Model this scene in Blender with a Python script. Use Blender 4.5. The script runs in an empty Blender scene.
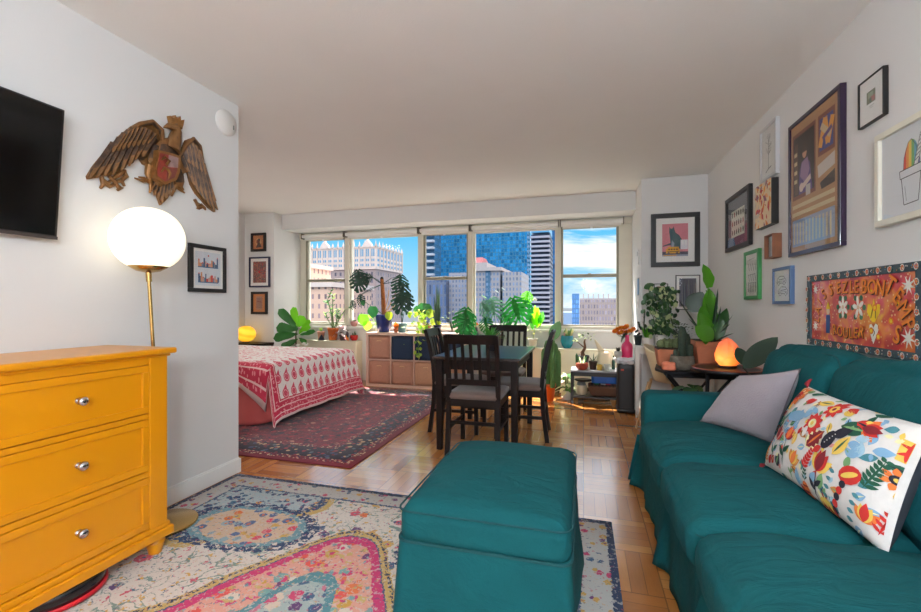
import bpy, math, random
from math import sin, cos, pi, radians as R
from mathutils import Vector as Vc, Matrix, noise as MN
C = bpy.context.scene.collection
random.seed(7)

# ---------------------------------------------------------------- mesh helpers
class MB:
    def __init__(s): s.v=[]; s.f=[]; s.m=[]; s.sm=[]
    def add(s, vs, fs, m=0, smooth=False):
        o=len(s.v); s.v+= [tuple(p) for p in vs]
        for f in fs: s.f.append([i+o for i in f]); s.m.append(m); s.sm.append(smooth)
        return o
    def box(s,x0,x1,y0,y1,z0,z1,m=0):
        v=[(x,y,z) for z in (z0,z1) for y in (y0,y1) for x in (x0,x1)]
        s.add(v,[(0,2,3,1),(4,5,7,6),(0,1,5,4),(2,6,7,3),(0,4,6,2),(1,3,7,5)],m); return s
    def hexa(s,a,b,m=0):
        # a: 4 bottom corners ccw, b: 4 top corners
        s.add(list(a)+list(b),[(3,2,1,0),(4,5,6,7),(0,1,5,4),(1,2,6,5),(2,3,7,6),(3,0,4,7)],m); return s
    def tube(s,pts,rad,seg=8,m=0,cap=True,flat=1.0):
        pts=[Vc(p) for p in pts]; n=len(pts)
        if not hasattr(rad,'__len__'): rad=[rad]*n
        vs=[]; up=None
        for i,p in enumerate(pts):
            d=(pts[min(i+1,n-1)]-pts[max(i-1,0)])
            if d.length<1e-9: d=Vc((0,0,1))
            d.normalize()
            if up is None:
                up=Vc((0,0,1)) if abs(d.z)<.9 else Vc((1,0,0))
            a=(up-d*up.dot(d))
            if a.length<1e-6: a=Vc((1,0,0)) if abs(d.x)<.9 else Vc((0,1,0)); a=a-d*a.dot(d)
            a.normalize(); up=a; b=d.cross(a)
            for k in range(seg):
                t=2*pi*k/seg; vs.append(p+(a*cos(t)*flat+b*sin(t))*rad[i])
        fs=[]
        for i in range(n-1):
            for k in range(seg):
                fs.append((i*seg+k,i*seg+(k+1)%seg,(i+1)*seg+(k+1)%seg,(i+1)*seg+k))
        s.add(vs,fs,m,True)
        if cap:
            o=len(s.v)
            s.add(vs[:seg],[tuple(range(seg))[::-1]],m); s.add(vs[-seg:],[tuple(range(seg))],m)
        return s
    def lathe(s,prof,c=(0,0,0),seg=28,m=0,axis='z',smooth=True,squash=(1,1),ridge=None):
        vs=[]
        for (r,h) in prof:
            for k in range(seg):
                t=2*pi*k/seg; rr=r*(ridge(t,h) if ridge else 1)
                a,b=rr*cos(t)*squash[0],rr*sin(t)*squash[1]
                if axis=='z': p=(c[0]+a,c[1]+b,c[2]+h)
                elif axis=='x': p=(c[0]+h,c[1]+a,c[2]+b)
                else: p=(c[0]+a,c[1]+h,c[2]+b)
                vs.append(p)
        fs=[]
        for i in range(len(prof)-1):
            for k in range(seg):
                f=(i*seg+k,i*seg+(k+1)%seg,(i+1)*seg+(k+1)%seg,(i+1)*seg+k)
                fs.append(f if axis!='y' else f[::-1])
        s.add(vs,fs,m,smooth)
        for i,rev in ((0,True),(len(prof)-1,False)):
            if prof[i][0]>1e-4:
                ring=vs[i*seg:(i+1)*seg]; f=tuple(range(seg))
                if axis=='y': rev=not rev
                s.add(ring,[f[::-1] if rev else f],m)
        return s
    def grid(s,P,nu,nv,m=0,smooth=True,flip=False,mf=None):
        vs=[P(i/nu,j/nv) for j in range(nv+1) for i in range(nu+1)]
        o=len(s.v); s.v+=[tuple(p) for p in vs]
        for j in range(nv):
            for i in range(nu):
                a=j*(nu+1)+i; f=(a,a+1,a+nu+2,a+nu+1)
                if flip: f=f[::-1]
                s.f.append([k+o for k in f]); s.m.append(mf(i/nu,j/nv) if mf else m); s.sm.append(smooth)
        return s
    def poly(s,pts,m=0):
        s.add(pts,[tuple(range(len(pts)))],m); return s
    def pr(s,pts2,y0,y1,m=0):
        # prism of a 2-D (x,z) outline between depths y0 (back) and y1 (front, smaller y)
        n=len(pts2)
        a=sum(pts2[i][0]*pts2[(i+1)%n][1]-pts2[(i+1)%n][0]*pts2[i][1] for i in range(n))
        if a<0: pts2=pts2[::-1]
        vs=[(x,y1,z) for x,z in pts2]+[(x,y0,z) for x,z in pts2]
        fs=[tuple(range(n)),tuple(range(2*n-1,n-1,-1))]+[(i,i+n,(i+1)%n+n,(i+1)%n) for i in range(n)]
        s.add(vs,fs,m); return s
    def rbox(s,c,h,r,n=14,bulge=(0,0,0),m=0,wr=0,seed=0,wf=6,taper=None):
        # rounded box centre c half-size h
        key={}; fs=[]; vs=[]
        def vid(p):
            k=tuple(round(q*n) for q in p)
            if k not in key:
                key[k]=len(vs); P=Vc((p[0]*h[0],p[1]*h[1],p[2]*h[2]))
                I=Vc([max(-(h[i]-r),min(h[i]-r,P[i])) for i in range(3)])
                D=P-I; D=D.normalized()*r if D.length>1e-9 else D
                Q=I+D
                w=[1-p[0]**2,1-p[1]**2,1-p[2]**2]
                for ax in range(3):
                    o=[j for j in range(3) if j!=ax]
                    if abs(p[ax])>.98: Q[ax]+=math.copysign(bulge[ax]*(w[o[0]]*w[o[1]])**.6,p[ax])
                if taper: Q=taper(Q)
                if wr:
                    nn=MN.noise(Vc((Q.x*wf+seed,Q.y*wf*.6,Q.z*wf)))+.5*MN.noise(Vc((Q.x*wf*2.3+seed,Q.y*wf*3,Q.z*wf*2)))
                    Q+=D.normalized()*nn*wr
                vs.append(Q+Vc(c))
            return key[k]
        L=[-1+2*i/n for i in range(n+1)]
        for ax in range(3):
            for sgn in (-1,1):
                for i in range(n):
                    for j in range(n):
                        q=[]
                        for (a,b) in ((L[i],L[j]),(L[i+1],L[j]),(L[i+1],L[j+1]),(L[i],L[j+1])):
                            p=[0,0,0]; p[ax]=sgn; p[(ax+1)%3]=a; p[(ax+2)%3]=b; q.append(vid(tuple(p)))
                        fs.append(q if sgn>0 else q[::-1])
        s.add(vs,fs,m,True); return s
    def xf(s,M,start=0):
        for i in range(start,len(s.v)): s.v[i]=tuple(M@Vc(s.v[i]))
        return s
    def build(s,name,mats,parent=None,loc=(0,0,0),rz=0,bevel=0,solid=0,sub=0,seg=2):
        me=bpy.data.meshes.new(name); me.from_pydata(s.v,[],s.f)
        if not isinstance(mats,(list,tuple)): mats=[mats]
        for m in mats: me.materials.append(m)
        me.polygons.foreach_set('material_index',s.m); me.polygons.foreach_set('use_smooth',s.sm); me.update()
        o=bpy.data.objects.new(name,me); C.objects.link(o)
        if parent: o.parent=parent
        o.location=loc; o.rotation_euler=(0,0,rz)
        if solid: k=o.modifiers.new('s','SOLIDIFY'); k.thickness=solid; k.offset=0
        if bevel:
            k=o.modifiers.new('b','BEVEL'); k.width=bevel; k.segments=seg; k.limit_method='ANGLE'; k.angle_limit=R(40)
            k.harden_normals=False
        if sub: k=o.modifiers.new('u','SUBSURF'); k.levels=sub; k.render_levels=sub
        return o
def tag(o,label=None,cat=None,group=None,kind=None):
    if label: o['label']=label
    if cat: o['category']=cat
    if group: o['group']=group
    if kind: o['kind']=kind
    return o
def thing(name,label,cat,loc=(0,0,0),rz=0,group=None):
    o=bpy.data.objects.new(name,None); C.objects.link(o); o.location=loc; o.rotation_euler=(0,0,rz); o.empty_display_size=.1
    return tag(o,label,cat,group)
def dup(root,loc,rz,label):
    r=root.copy(); C.objects.link(r); r.location=loc; r.rotation_euler=(0,0,rz); r['label']=label
    for ch in list(root.children):
        c=ch.copy(); C.objects.link(c); c.parent=r
        for g in ch.children:
            d=g.copy(); C.objects.link(d); d.parent=c
    return r
def struct(name,mb,m,**k):
    return tag(mb.build(name,m,**k),kind='structure')
def sub(a,v): return (a[0]-v[0],a[1]-v[1],a[2]-v[2])

# ---------------------------------------------------------------- node helpers
class S:
    def __init__(s,nt,k): s.nt=nt; s.k=k
    def _m(s,op,*a): return s.nt.math(op,s,*a)
    def __add__(s,o): return s._m('ADD',o)
    __radd__=__add__
    def __sub__(s,o): return s._m('SUBTRACT',o)
    def __rsub__(s,o): return s.nt.math('SUBTRACT',o,s)
    def __mul__(s,o): return s._m('MULTIPLY',o)
    __rmul__=__mul__
    def __truediv__(s,o): return s._m('DIVIDE',o)
    def lt(s,o): return s._m('LESS_THAN',o)
    def gt(s,o): return s._m('GREATER_THAN',o)
    def abs(s): return s._m('ABSOLUTE')
    def floor(s): return s._m('FLOOR')
    def frac(s): return s._m('FRACT')
    def sin(s): return s._m('SINE')
    def sqrt(s): return s._m('SQRT')
    def min(s,o): return s._m('MINIMUM',o)
    def max(s,o): return s._m('MAXIMUM',o)
    def mod(s,o): return s._m('FLOORED_MODULO',o)
class NT:
    def __init__(s,tree): s.t=tree; s.n=tree.nodes; s.l=tree.links
    def put(s,inp,v):
        if isinstance(v,S): s.l.new(v.k,inp)
        elif isinstance(v,(tuple,list)) and len(inp.default_value)==4: inp.default_value=col(v)
        else: inp.default_value=v
    def math(s,op,*a):
        n=s.n.new('ShaderNodeMath'); n.operation=op
        for i,v in enumerate(a): s.put(n.inputs[i],v)
        return S(s,n.outputs[0])
    def mix(s,f,a,b,mode='MIX'):
        n=s.n.new('ShaderNodeMix'); n.data_type='RGBA'; n.blend_type=mode
        s.put(n.inputs[0],f); s.put(n.inputs[6],a); s.put(n.inputs[7],b); return S(s,n.outputs[2])
    def coord(s,w='Object'):
        return S(s,s.n.new('ShaderNodeTexCoord').outputs[w])
    def sep(s,v):
        n=s.n.new('ShaderNodeSeparateXYZ'); s.put(n.inputs[0],v); return [S(s,o) for o in n.outputs]
    def comb(s,x,y,z=0.0):
        n=s.n.new('ShaderNodeCombineXYZ')
        for i,v in enumerate((x,y,z)): s.put(n.inputs[i],v)
        return S(s,n.outputs[0])
    def noise(s,v,sc,det=2,rough=.5,dist=0,out='Fac'):
        n=s.n.new('ShaderNodeTexNoise'); s.put(n.inputs['Vector'],v)
        n.inputs['Scale'].default_value=sc; n.inputs['Detail'].default_value=det; n.inputs['Roughness'].default_value=rough; n.inputs['Distortion'].default_value=dist
        return S(s,n.outputs[out])
    def vor(s,v,sc,feat='F1',rnd=1.0,dist='EUCLIDEAN'):
        n=s.n.new('ShaderNodeTexVoronoi'); n.feature=feat; n.distance=dist; s.put(n.inputs['Vector'],v); n.inputs['Scale'].default_value=sc; n.inputs['Randomness'].default_value=rnd
        return S(s,n.outputs['Distance']), (S(s,n.outputs['Color']) if feat=='F1' else None)
    def white(s,v):
        n=s.n.new('ShaderNodeTexWhiteNoise'); n.noise_dimensions='3D'; s.put(n.inputs['Vector'],v); return S(s,n.outputs['Value'])
    def ramp(s,f,stops,const=False):
        n=s.n.new('ShaderNodeValToRGB'); s.put(n.inputs[0],f); r=n.color_ramp
        if const: r.interpolation='CONSTANT'
        while len(r.elements)<len(stops): r.elements.new(.5)
        for e,(p,c) in zip(r.elements,stops): e.position=p
        for e,(p,c) in zip(r.elements,stops): e.position=p; e.color=col(c)
        return S(s,n.outputs[0])
    def bump(s,h,st=.3,d=.01):
        n=s.n.new('ShaderNodeBump'); n.inputs['Strength'].default_value=st; n.inputs['Distance'].default_value=d; s.put(n.inputs['Height'],h); return S(s,n.outputs[0])
def col(c):
    # sRGB 0-255 -> linear
    if len(c)==4: return c
    f=lambda u:(u/12.92 if u<=.04045 else ((u+.055)/1.055)**2.4)
    return tuple(f(x/255) for x in c)+(1,)
def newmat(name):
    m=bpy.data.materials.new(name); m.use_nodes=True
    nt=NT(m.node_tree); b=m.node_tree.nodes['Principled BSDF']; nt.b=b; nt.mat=m
    nt.out=m.node_tree.nodes['Material Output']
    return m,nt
def pm(name,c,rough=.5,metal=0,var=.06,vs=8,bump=0,bs=60,em=None,es=0,coat=0,sheen=0,trans=0,spec=None,stretch=None):
    m,nt=newmat(name); b=nt.b; co=nt.coord()
    if stretch:
        x,y,z=nt.sep(co); co=nt.comb(x*stretch[0],y*stretch[1],z*stretch[2])
    if var:
        n=nt.noise(co,vs,3); c0=col(c)
        a=tuple(max(0,q*(1-var*2)) for q in c0[:3])+(1,); d=tuple(min(1,q*(1+var*2)) for q in c0[:3])+(1,)
        nt.put(b.inputs['Base Color'],nt.mix(n,a,d))
    else: b.inputs['Base Color'].default_value=col(c)
    b.inputs['Roughness'].default_value=rough; b.inputs['Metallic'].default_value=metal
    if spec is not None: b.inputs['Specular IOR Level'].default_value=spec
    if bump: nt.put(b.inputs['Normal'],nt.bump(nt.noise(co,bs,3),bump))
    if em: b.inputs['Emission Color'].default_value=col(em); b.inputs['Emission Strength'].default_value=es
    if coat: b.inputs['Coat Weight'].default_value=coat; b.inputs['Coat Roughness'].default_value=.05
    if sheen: b.inputs['Sheen Weight'].default_value=sheen
    if trans:
        t=nt.n.new('ShaderNodeBsdfTranslucent'); cc=col(c); t.inputs[0].default_value=tuple(min(1,q*1.6) for q in cc[:3])+(1,)
        x=nt.n.new('ShaderNodeMixShader'); x.inputs[0].default_value=trans
        nt.l.new(b.outputs[0],x.inputs[1]); nt.l.new(t.outputs[0],x.inputs[2]); nt.l.new(x.outputs[0],nt.out.inputs[0])
    return m
_mc={}
def M(c,rough=.5,**k):
    key=(c,rough,tuple(sorted(k.items())))
    if key not in _mc: _mc[key]=pm('paint_%d_%d_%d'%c,c,rough,**k)
    return _mc[key]
def glassmat(name,tint=(255,255,255),refl=1.45,rough=0):
    m,nt=newmat(name)
    tr=nt.n.new('ShaderNodeBsdfTransparent'); tr.inputs[0].default_value=col(tint)
    gl=nt.n.new('ShaderNodeBsdfGlossy'); gl.inputs['Roughness'].default_value=rough
    fr=nt.n.new('ShaderNodeFresnel'); fr.inputs[0].default_value=refl
    x=nt.n.new('ShaderNodeMixShader')
    ff=S(nt,fr.outputs[0])*(1-S(nt,nt.n.new('ShaderNodeNewGeometry').outputs['Backfacing'])); nt.l.new(ff.k,x.inputs[0]); nt.l.new(tr.outputs[0],x.inputs[1]); nt.l.new(gl.outputs[0],x.inputs[2]); nt.l.new(x.outputs[0],nt.out.inputs[0])
    return m

WALL=pm('wall_paint',(222,222,221),.85,var=.01,vs=2,bump=.04,bs=120)
CEIL=pm('ceiling_paint',(242,241,238),.8,var=.012,vs=3,bump=.15,bs=90)
TRIM=pm('trim_paint',(236,236,233),.5,var=.01)
FRAME=pm('window_frame_paint',(222,218,202),.5,var=.03)
GLASS=glassmat('window_glass',refl=1.16)
PGLASS=glassmat('picture_glass',refl=1.5)
BLACK=pm('black_satin',(22,21,22),.35,var=.1)
WOODK=pm('espresso_wood',(24,13,10),.45,var=.2,vs=30,coat=.04,spec=.22,stretch=(1,1,.1))
TERRA=pm('terracotta',(196,118,84),.8,var=.1,vs=14)
SOIL=pm('soil',(52,38,28),.95,var=.4,vs=80,bump=.6,bs=120)
WHITE=pm('white_plastic',(232,230,226),.4,var=.01)
BRASS=pm('brass',(196,160,98),.25,1,var=.05)
CHROME=pm('chrome',(200,198,200),.15,1,var=.02)
def LEAF(c,tr=.35,rough=.4): return M(c,rough,var=.18,vs=9,trans=tr)
G1=(42,96,40); G2=(70,130,44); G3=(130,178,52); GD=(28,62,36); GL=(150,200,60)

# ---------------------------------------------------------------- parquet
def parquet():
    m,nt=newmat('basket_parquet'); x,y,z=nt.sep(nt.coord('Object'))
    T=.31; n=5
    cx=(x/T).floor(); cy=(y/T).floor(); par=(cx+cy).mod(2.0)
    fx=(x/T).frac(); fy=(y/T).frac()
    def mixs(f,a,b): return a*(1-f)+b*f
    across=mixs(par,fx,fy); along=mixs(par,fy,fx)
    st=(across*n).floor()
    rnd=nt.white(nt.comb(cx*7.13+st,cy*3.7,par))
    rc=nt.white(nt.comb(cx,cy,9.0))
    g=nt.noise(nt.comb(across*22+rnd*40,along*1.6,rnd*9),3.0,4,.6,.6)
    base=nt.ramp(rnd*.6+rc*.4,[(0,(150,86,36)),(.35,(186,118,54)),(.65,(208,140,70)),(1,(224,162,92))])
    c=nt.mix(g*.5,base,(118,68,38))
    e=((across*n).frac()); e=e.min(1-e); edge=e.lt(.025)
    t=fx.min(1-fx).min(fy.min(1-fy)); tile=t.lt(.009)
    lines=edge.max(tile)
    c=nt.mix(lines*.6,c,(62,36,22))
    nt.put(nt.b.inputs['Base Color'],c)
    nt.put(nt.b.inputs['Roughness'],g*.12+.17)
    nt.b.inputs['Coat Weight'].default_value=.45; nt.b.inputs['Coat Roughness'].default_value=.12
    nt.put(nt.b.inputs['Normal'],nt.bump(rnd*.6+g*.25-lines,.12,.004))
    return m
def combine_pal(nt,co,scale,pal,bg,thr,seed=0.0,jit=1.0):
    d,cc=nt.vor(co,scale,rnd=jit); r,g,b=nt.sep(cc)
    c=nt.ramp(r,[(i/len(pal),p) for i,p in enumerate(pal)],True)
    f=d.lt(g*.25+thr)
    return nt.mix(f,bg,c)
def persian():
    m,nt=newmat('red_persian_wool'); x,y,z=nt.sep(nt.coord('Object'))
    hx,hy=1.22,1.38
    ax,ay=x.abs(),y.abs(); d=(hx-ax).min(hy-ay)
    w=nt.noise(nt.comb(ax,ay,0.0),3.0,2,out='Color'); wx,wy,_=nt.sep(w)
    co=nt.comb(ax+wx*.08,ay+wy*.08,0.0)
    field=combine_pal(nt,co,16,[(170,28,54),(20,16,40),(196,56,74),(130,20,42),(26,28,60),(196,128,110),(156,26,52)],(124,14,42),.3)
    fine=combine_pal(nt,co,38,[(168,44,60),(24,20,38),(196,140,118),(60,40,70)],(106,22,40),.2)
    field=nt.mix(nt.noise(co,14,2).gt(.52)*.85,field,fine)
    rr=((ax*ax+ay*ay).sqrt()+((ax*26).sin()*(ay*22).sin())*.05)
    med=((rr*7.0).frac()).lt(.16)
    field=nt.mix(med*.7,field,(26,24,50))
    bord=combine_pal(nt,co,24,[(60,72,110),(150,46,58),(200,160,120),(40,30,56),(90,110,120),(120,30,44)],(26,22,44),.28)
    bord2=combine_pal(nt,nt.comb(x,y,2.0),52,[(190,80,84),(220,190,150),(40,40,80)],(110,24,44),.3)
    c=nt.mix(d.lt(.36),field,bord2); c=nt.mix(d.lt(.31),c,bord); c=nt.mix(d.lt(.11),c,bord2); c=nt.mix(d.lt(.05),c,(122,30,48))
    n=nt.noise(nt.comb(x,y,z),220,2)
    c=nt.mix(n*.25,c,(44,14,26))
    nt.put(nt.b.inputs['Base Color'],c); nt.b.inputs['Roughness'].default_value=.95; nt.b.inputs['Sheen Weight'].default_value=.2
    nt.put(nt.b.inputs['Normal'],nt.bump(n,.5,.003)); return m
def bluerug():
    m,nt=newmat('distressed_floral_pile'); x,y,z=nt.sep(nt.coord('Object'))
    hx,hy=1.205,1.62
    ax,ay=x.abs(),y.abs()
    wj=nt.noise(nt.comb(x,y,0.0),60,2,.6,out='Color'); jx,jy,_=nt.sep(wj)
    ax=ax+(jx-.5)*.03; ay=ay+(jy-.5)*.03
    co=nt.comb(ax,ay,0.0); cf=nt.comb(x+(jx-.5)*.02,y+(jy-.5)*.02,0.0)
    cream=(222,214,205)
    def flowers(sc,pal,bg,thr,leaf=(120,150,140)):
        d,cc=nt.vor(cf,sc); r,g,b=nt.sep(cc)
        pet=nt.noise(cf,sc*5.0,1)
        c=nt.ramp(r,[(i/len(pal),p) for i,p in enumerate(pal)],True)
        c2=nt.ramp(b,[(i/len(pal),p) for i,p in enumerate(pal[::-1])],True)
        on=(d+pet*.22-.11).lt(g*.14+thr); core=(d+pet*.1).lt(thr*.45+.05)
        o=nt.mix(on,bg,c); return nt.mix(core,o,c2)
    pal=[(196,60,96),(222,120,72),(214,170,90),(92,68,118),(128,158,150),(206,88,110),(58,92,128)]
    stem=(nt.noise(cf,5.5,1,.4,1.2)-.5).abs().lt(.009)
    f=flowers(8.5,pal,nt.mix(stem,cream,(128,152,142)),.2); f=nt.mix(nt.noise(cf,30,2,.6).gt(.60),f,nt.ramp(nt.noise(cf,9,1),[(0,(128,158,150)),(.45,(214,170,90)),(.52,(92,120,140)),(.58,(206,88,110))],True))
    f=nt.mix((nt.noise(cf,32,2)).gt(.66),f,(150,166,158))
    # pink medallion, centred, with a lobe towards each end
    th=nt.math('ARCTAN2',ax,ay)
    r=(ax*ax+ay*ay).sqrt()
    lobe=(th*6.0).sin()*.07; poke=nt.math('EXPONENT',(th*th)*-22.0)*.34
    sc_=(ax*ax*1.35+ay*ay).sqrt()-.74-lobe-poke
    med=flowers(13,[(214,52,110),(226,120,70),(206,160,70),(112,62,110),(222,212,200),(228,90,80),(120,170,168)],(224,164,146),.36)
    med=nt.mix((nt.noise(cf,26,2)).gt(.57),med,nt.ramp(nt.noise(cf,12,1),[(0,(206,176,110)),(.45,(216,70,120)),(.55,(120,160,164))],True))
    c=nt.mix(sc_.lt(.085),f,(206,174,104)); c=nt.mix((sc_-.068).abs().lt(.010)*nt.noise(cf,70,1).gt(.48),c,(40,56,84))
    c=nt.mix(sc_.lt(.035),c,(70,88,120)); c=nt.mix(sc_.lt(.025),c,(206,52,112)); c=nt.mix(sc_.lt(-.03),c,med)
    c=nt.mix((sc_+.30).abs().lt(.035),c,(84,140,150)); 
    inner=flowers(15,[(96,58,110),(60,96,130),(210,70,110),(220,200,180),(206,120,140)],(168,184,182),.38)
    c=nt.mix(sc_.lt(-.33),c,inner)
    # blue corner fields
    qx,qy=hx-ax,hy-ay
    cr=(qx*qx+qy*qy).sqrt()+(nt.math('ARCTAN2',qx,qy)*9.0).sin()*.07
    blue=flowers(15,[(36,70,112),(190,196,196),(210,196,190),(200,90,120),(60,110,140),(222,150,80),(48,62,104)],(176,192,196),.22)
    blue=nt.mix(nt.noise(cf,22,2).gt(.58),blue,(44,84,122))
    ex,ey=(ax-.62)/.33,(ay-1.06)/.19
    el=(ex*ex+ey*ey).sqrt()+(nt.noise(cf,18,1)-.5)*.3
    c=nt.mix(cr.lt(.86),c,(206,174,104)); c=nt.mix(cr.lt(.82)*nt.noise(cf,40,2).gt(.42),c,(34,72,112)); c=nt.mix(cr.lt(.76),c,blue)
    ov=flowers(18,[(226,120,60),(220,80,100),(214,170,90),(150,176,186),(90,110,150)],(214,186,160),.36)
    brk=nt.noise(cf,34,2,.6); c=nt.mix(el.lt(1.2)*brk.gt(.44),c,(34,66,104)); c=nt.mix(el.lt(1.0)*brk.gt(.4),c,(112,156,168)); c=nt.mix(el.lt(.85),c,ov)
    d=qx.min(qy)
    bb=flowers(20,[(214,170,90),(200,70,110),(60,96,130),(120,70,120)],(200,198,194),.26)
    c=nt.mix(d.lt(.17),c,(70,96,128)); c=nt.mix(d.lt(.155),c,bb); c=nt.mix(d.lt(.035),c,(40,62,96))
    wear=nt.noise(cf,48,3,.7); c=nt.mix(wear.gt(.58)*.7,c,(208,200,192)); wear2=nt.noise(cf,62,2,.6); c=nt.mix(wear2.lt(.38)*.6,c,nt.ramp(nt.noise(cf,16,1),[(0,(60,80,116)),(.46,(196,84,110)),(.53,(214,160,84)),(.6,(110,150,150))],True))
    n=nt.noise(nt.comb(x,y,z),260,2)
    c=nt.mix(n*.18,c,(120,104,100))
    nt.put(nt.b.inputs['Base Color'],c); nt.b.inputs['Roughness'].default_value=.95
    nt.put(nt.b.inputs['Normal'],nt.bump(n,.4,.003)); return m
def tealfab():
    m,nt=newmat('teal_cotton'); co=nt.coord(); x,y,z=nt.sep(co)
    n=nt.noise(co,5,3); w=nt.noise(nt.comb(x*1.0,y*4.0,z*1.0),260,1)
    c=nt.mix(n,(2,64,70),(8,84,88)); c=nt.mix(w*.25,c,(22,102,104))
    nt.put(nt.b.inputs['Base Color'],c); nt.b.inputs['Roughness'].default_value=.9; nt.b.inputs['Specular IOR Level'].default_value=.25
    wr=nt.noise(nt.comb(x*1.0,y*2.4,z*1.3),7,4,.55,.8)
    nt.put(nt.b.inputs['Normal'],nt.bump(wr+w*.03,.4,.03)); return m
TEAL=tealfab()
TEALP=pm('teal_piping',(8,66,70),.9,var=.05)
def building_mat(name,wall,win,sx,sz,fx=.5,fz=.5,axis=0,stripe=None,var=.15,gloss=.5,frame=None):
    m,nt=newmat(name); x,y,z=nt.sep(nt.coord('Object'))
    g=S(nt,nt.n.new('ShaderNodeNewGeometry').outputs['Normal']); nx,ny,nz=nt.sep(g)
    u=nt.mix(nx.abs().gt(.5),nt.comb(x,x,x),nt.comb(y,y,y)); u=nt.sep(u)[0]
    ux=(u/sx).frac(); uz=(z/sz).frac()
    w=ux.gt((1-fx)/2)*ux.lt(1-(1-fx)/2)*uz.gt((1-fz)/2)*uz.lt(1-(1-fz)/2)
    rnd=nt.white(nt.comb((u/sx).floor(),(z/sz).floor(),1.0))
    wc=nt.mix(rnd*.7,win,tuple(min(255,int(q*1.5+20)) for q in win))
    bc=nt.mix(nt.noise(nt.coord(),.35,4)*.6,wall,tuple(int(q*(1-var)) for q in wall))
    if stripe: 
        st=(u/stripe[0]).frac().lt(stripe[1]); bc=nt.mix(st,bc,stripe[2])
    c=nt.mix(w*(nz.abs().lt(.5)),bc,wc)
    nt.put(nt.b.inputs['Base Color'],c); nt.put(nt.b.inputs['Roughness'],.85-w*gloss); return m
# ---------------------------------------------------------------- room shell
H=2.535; XL=-2.30; XR=1.257; YB=-2.6; YW=6.04; XA=-4.92
b=MB(); b.box(-5.1,1.5,YB-.1,6.3,-.12,0); struct('floor',b,parquet())
b=MB(); b.box(-5.1,1.5,YB-.1,6.3,H,H+.15); struct('ceiling',b,CEIL)
b=MB(); b.box(XR,XR+.12,YB,6.2,0,H); struct('wall_right',b,WALL)
b=MB(); b.box(XL-.12,XL,YB,2.466,0,H); b.box(-5.05,XL-.12,2.346,2.466,0,H); struct('wall_left',b,WALL)
b=MB(); b.box(XL-.12,XR+.12,YB-.12,YB,0,H); struct('wall_back',b,WALL)
b=MB(); b.box(XA-.1,XA,2.466,5.4,0,H); struct('wall_alcove',b,WALL)
b=MB(); b.box(XA-.1,-4.40,5.4,6.2,0,H); struct('wall_left_pier',b,WALL,bevel=.006)
b=MB(); b.box(.605,XR,5.07,6.2,0,H); struct('wall_right_pier',b,WALL,bevel=.006)
b=MB(); b.box(-4.40,.605,5.575,6.2,2.305,H); struct('ceiling_soffit',b,WALL,bevel=.004)
b=MB(); b.box(-4.40,.605,YW,6.2,0,.86); struct('wall_window',b,WALL)
b=MB(); b.box(-4.40,.605,5.975,YW+.06,.80,.835); struct('window_sill',b,TRIM,bevel=.006)
b=MB(); b.box(XL,XL+.012,YB,2.466,0,.095); b.box(XL-.6,XL+.012,2.466,2.478,0,.095); b.box(XL,XL+.008,YB,2.466,.095,.105); struct('baseboard_left',b,TRIM,bevel=.003)
b=MB(); b.box(XR-.012,XR,YB,5.07,0,.095); struct('baseboard_right',b,TRIM,bevel=.003)
b=MB(); b.box(XA,-2.42,2.466,2.478,0,.095); b.box(XA,XA+.012,2.466,5.4,0,.095); struct('baseboard_alcove',b,TRIM,bevel=.003)
# convector covers under the sill
CONV=pm('convector_enamel',(226,222,200),.5,var=.02)
b=MB(); b.box(-4.38,-3.30,5.86,YW,.03,.615); b.box(-4.38,-3.30,5.845,5.87,.59,.62); struct('trim_convector_left',b,CONV,bevel=.006)
b=MB(); b.box(-1.42,.60,5.86,YW,.09,.585); b.box(-1.42,.60,5.845,5.87,.56,.59); struct('trim_convector_right',b,CONV,bevel=.006)
b=MB(); b.box(-1.42,.60,5.88,YW,0,.09); struct('baseboard_window',b,pm('dark_base',(60,48,36),.6))

# windows: five lights between mullions (glass edges measured on the plane y = 6.0)
WX=[(-4.26,-3.60),(-3.47,-2.37),(-2.25,-1.62),(-1.49,-.375),(-.265,.415)]
Z0,Z1,ZM=.90,2.19,1.555
b=MB(); b.box(-4.40,.605,5.99,6.16,Z1+.03,2.305)
b.box(-4.40,.605,6.0,6.16,.835,Z0-.02); b.box(.44,.605,6.02,6.16,.86,2.3)
b.box(-4.40,-4.30,6.02,6.16,.86,2.3)
for i in range(4): b.box(WX[i][1]+.03,WX[i+1][0]-.03,5.98,6.14,Z0-.04,Z1+.05)
struct('window_frame',b,FRAME,bevel=.005)
SASH=pm('sash_metal',(150,144,124),.4,var=.04)
for i,(x0,x1) in enumerate(WX):
    b=MB(); sash=i%2==0; t=.035
    y0,y1=6.02,6.07
    b.box(x0-t,x0,y0,y1,Z0-.03,Z1+.03); b.box(x1,x1+t,y0,y1,Z0-.03,Z1+.03)
    b.box(x0,x1,y0,y1,Z0-.03,Z0); b.box(x0,x1,y0,y1,Z1,Z1+.03)
    if sash: b.box(x0,x1,y0-.012,y1,ZM-.022,ZM+.022); b.box((x0+x1)/2-.02,(x0+x1)/2+.02,y0-.02,y0,ZM+.005,ZM+.03)
    w=struct('window_%d'%(i+1),b,SASH if sash else FRAME,bevel=.004)
    g=MB(); g.box(x0,x1,6.05,6.056,Z0,Z1); tag(g.build('pane',GLASS,w),kind='structure')
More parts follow.
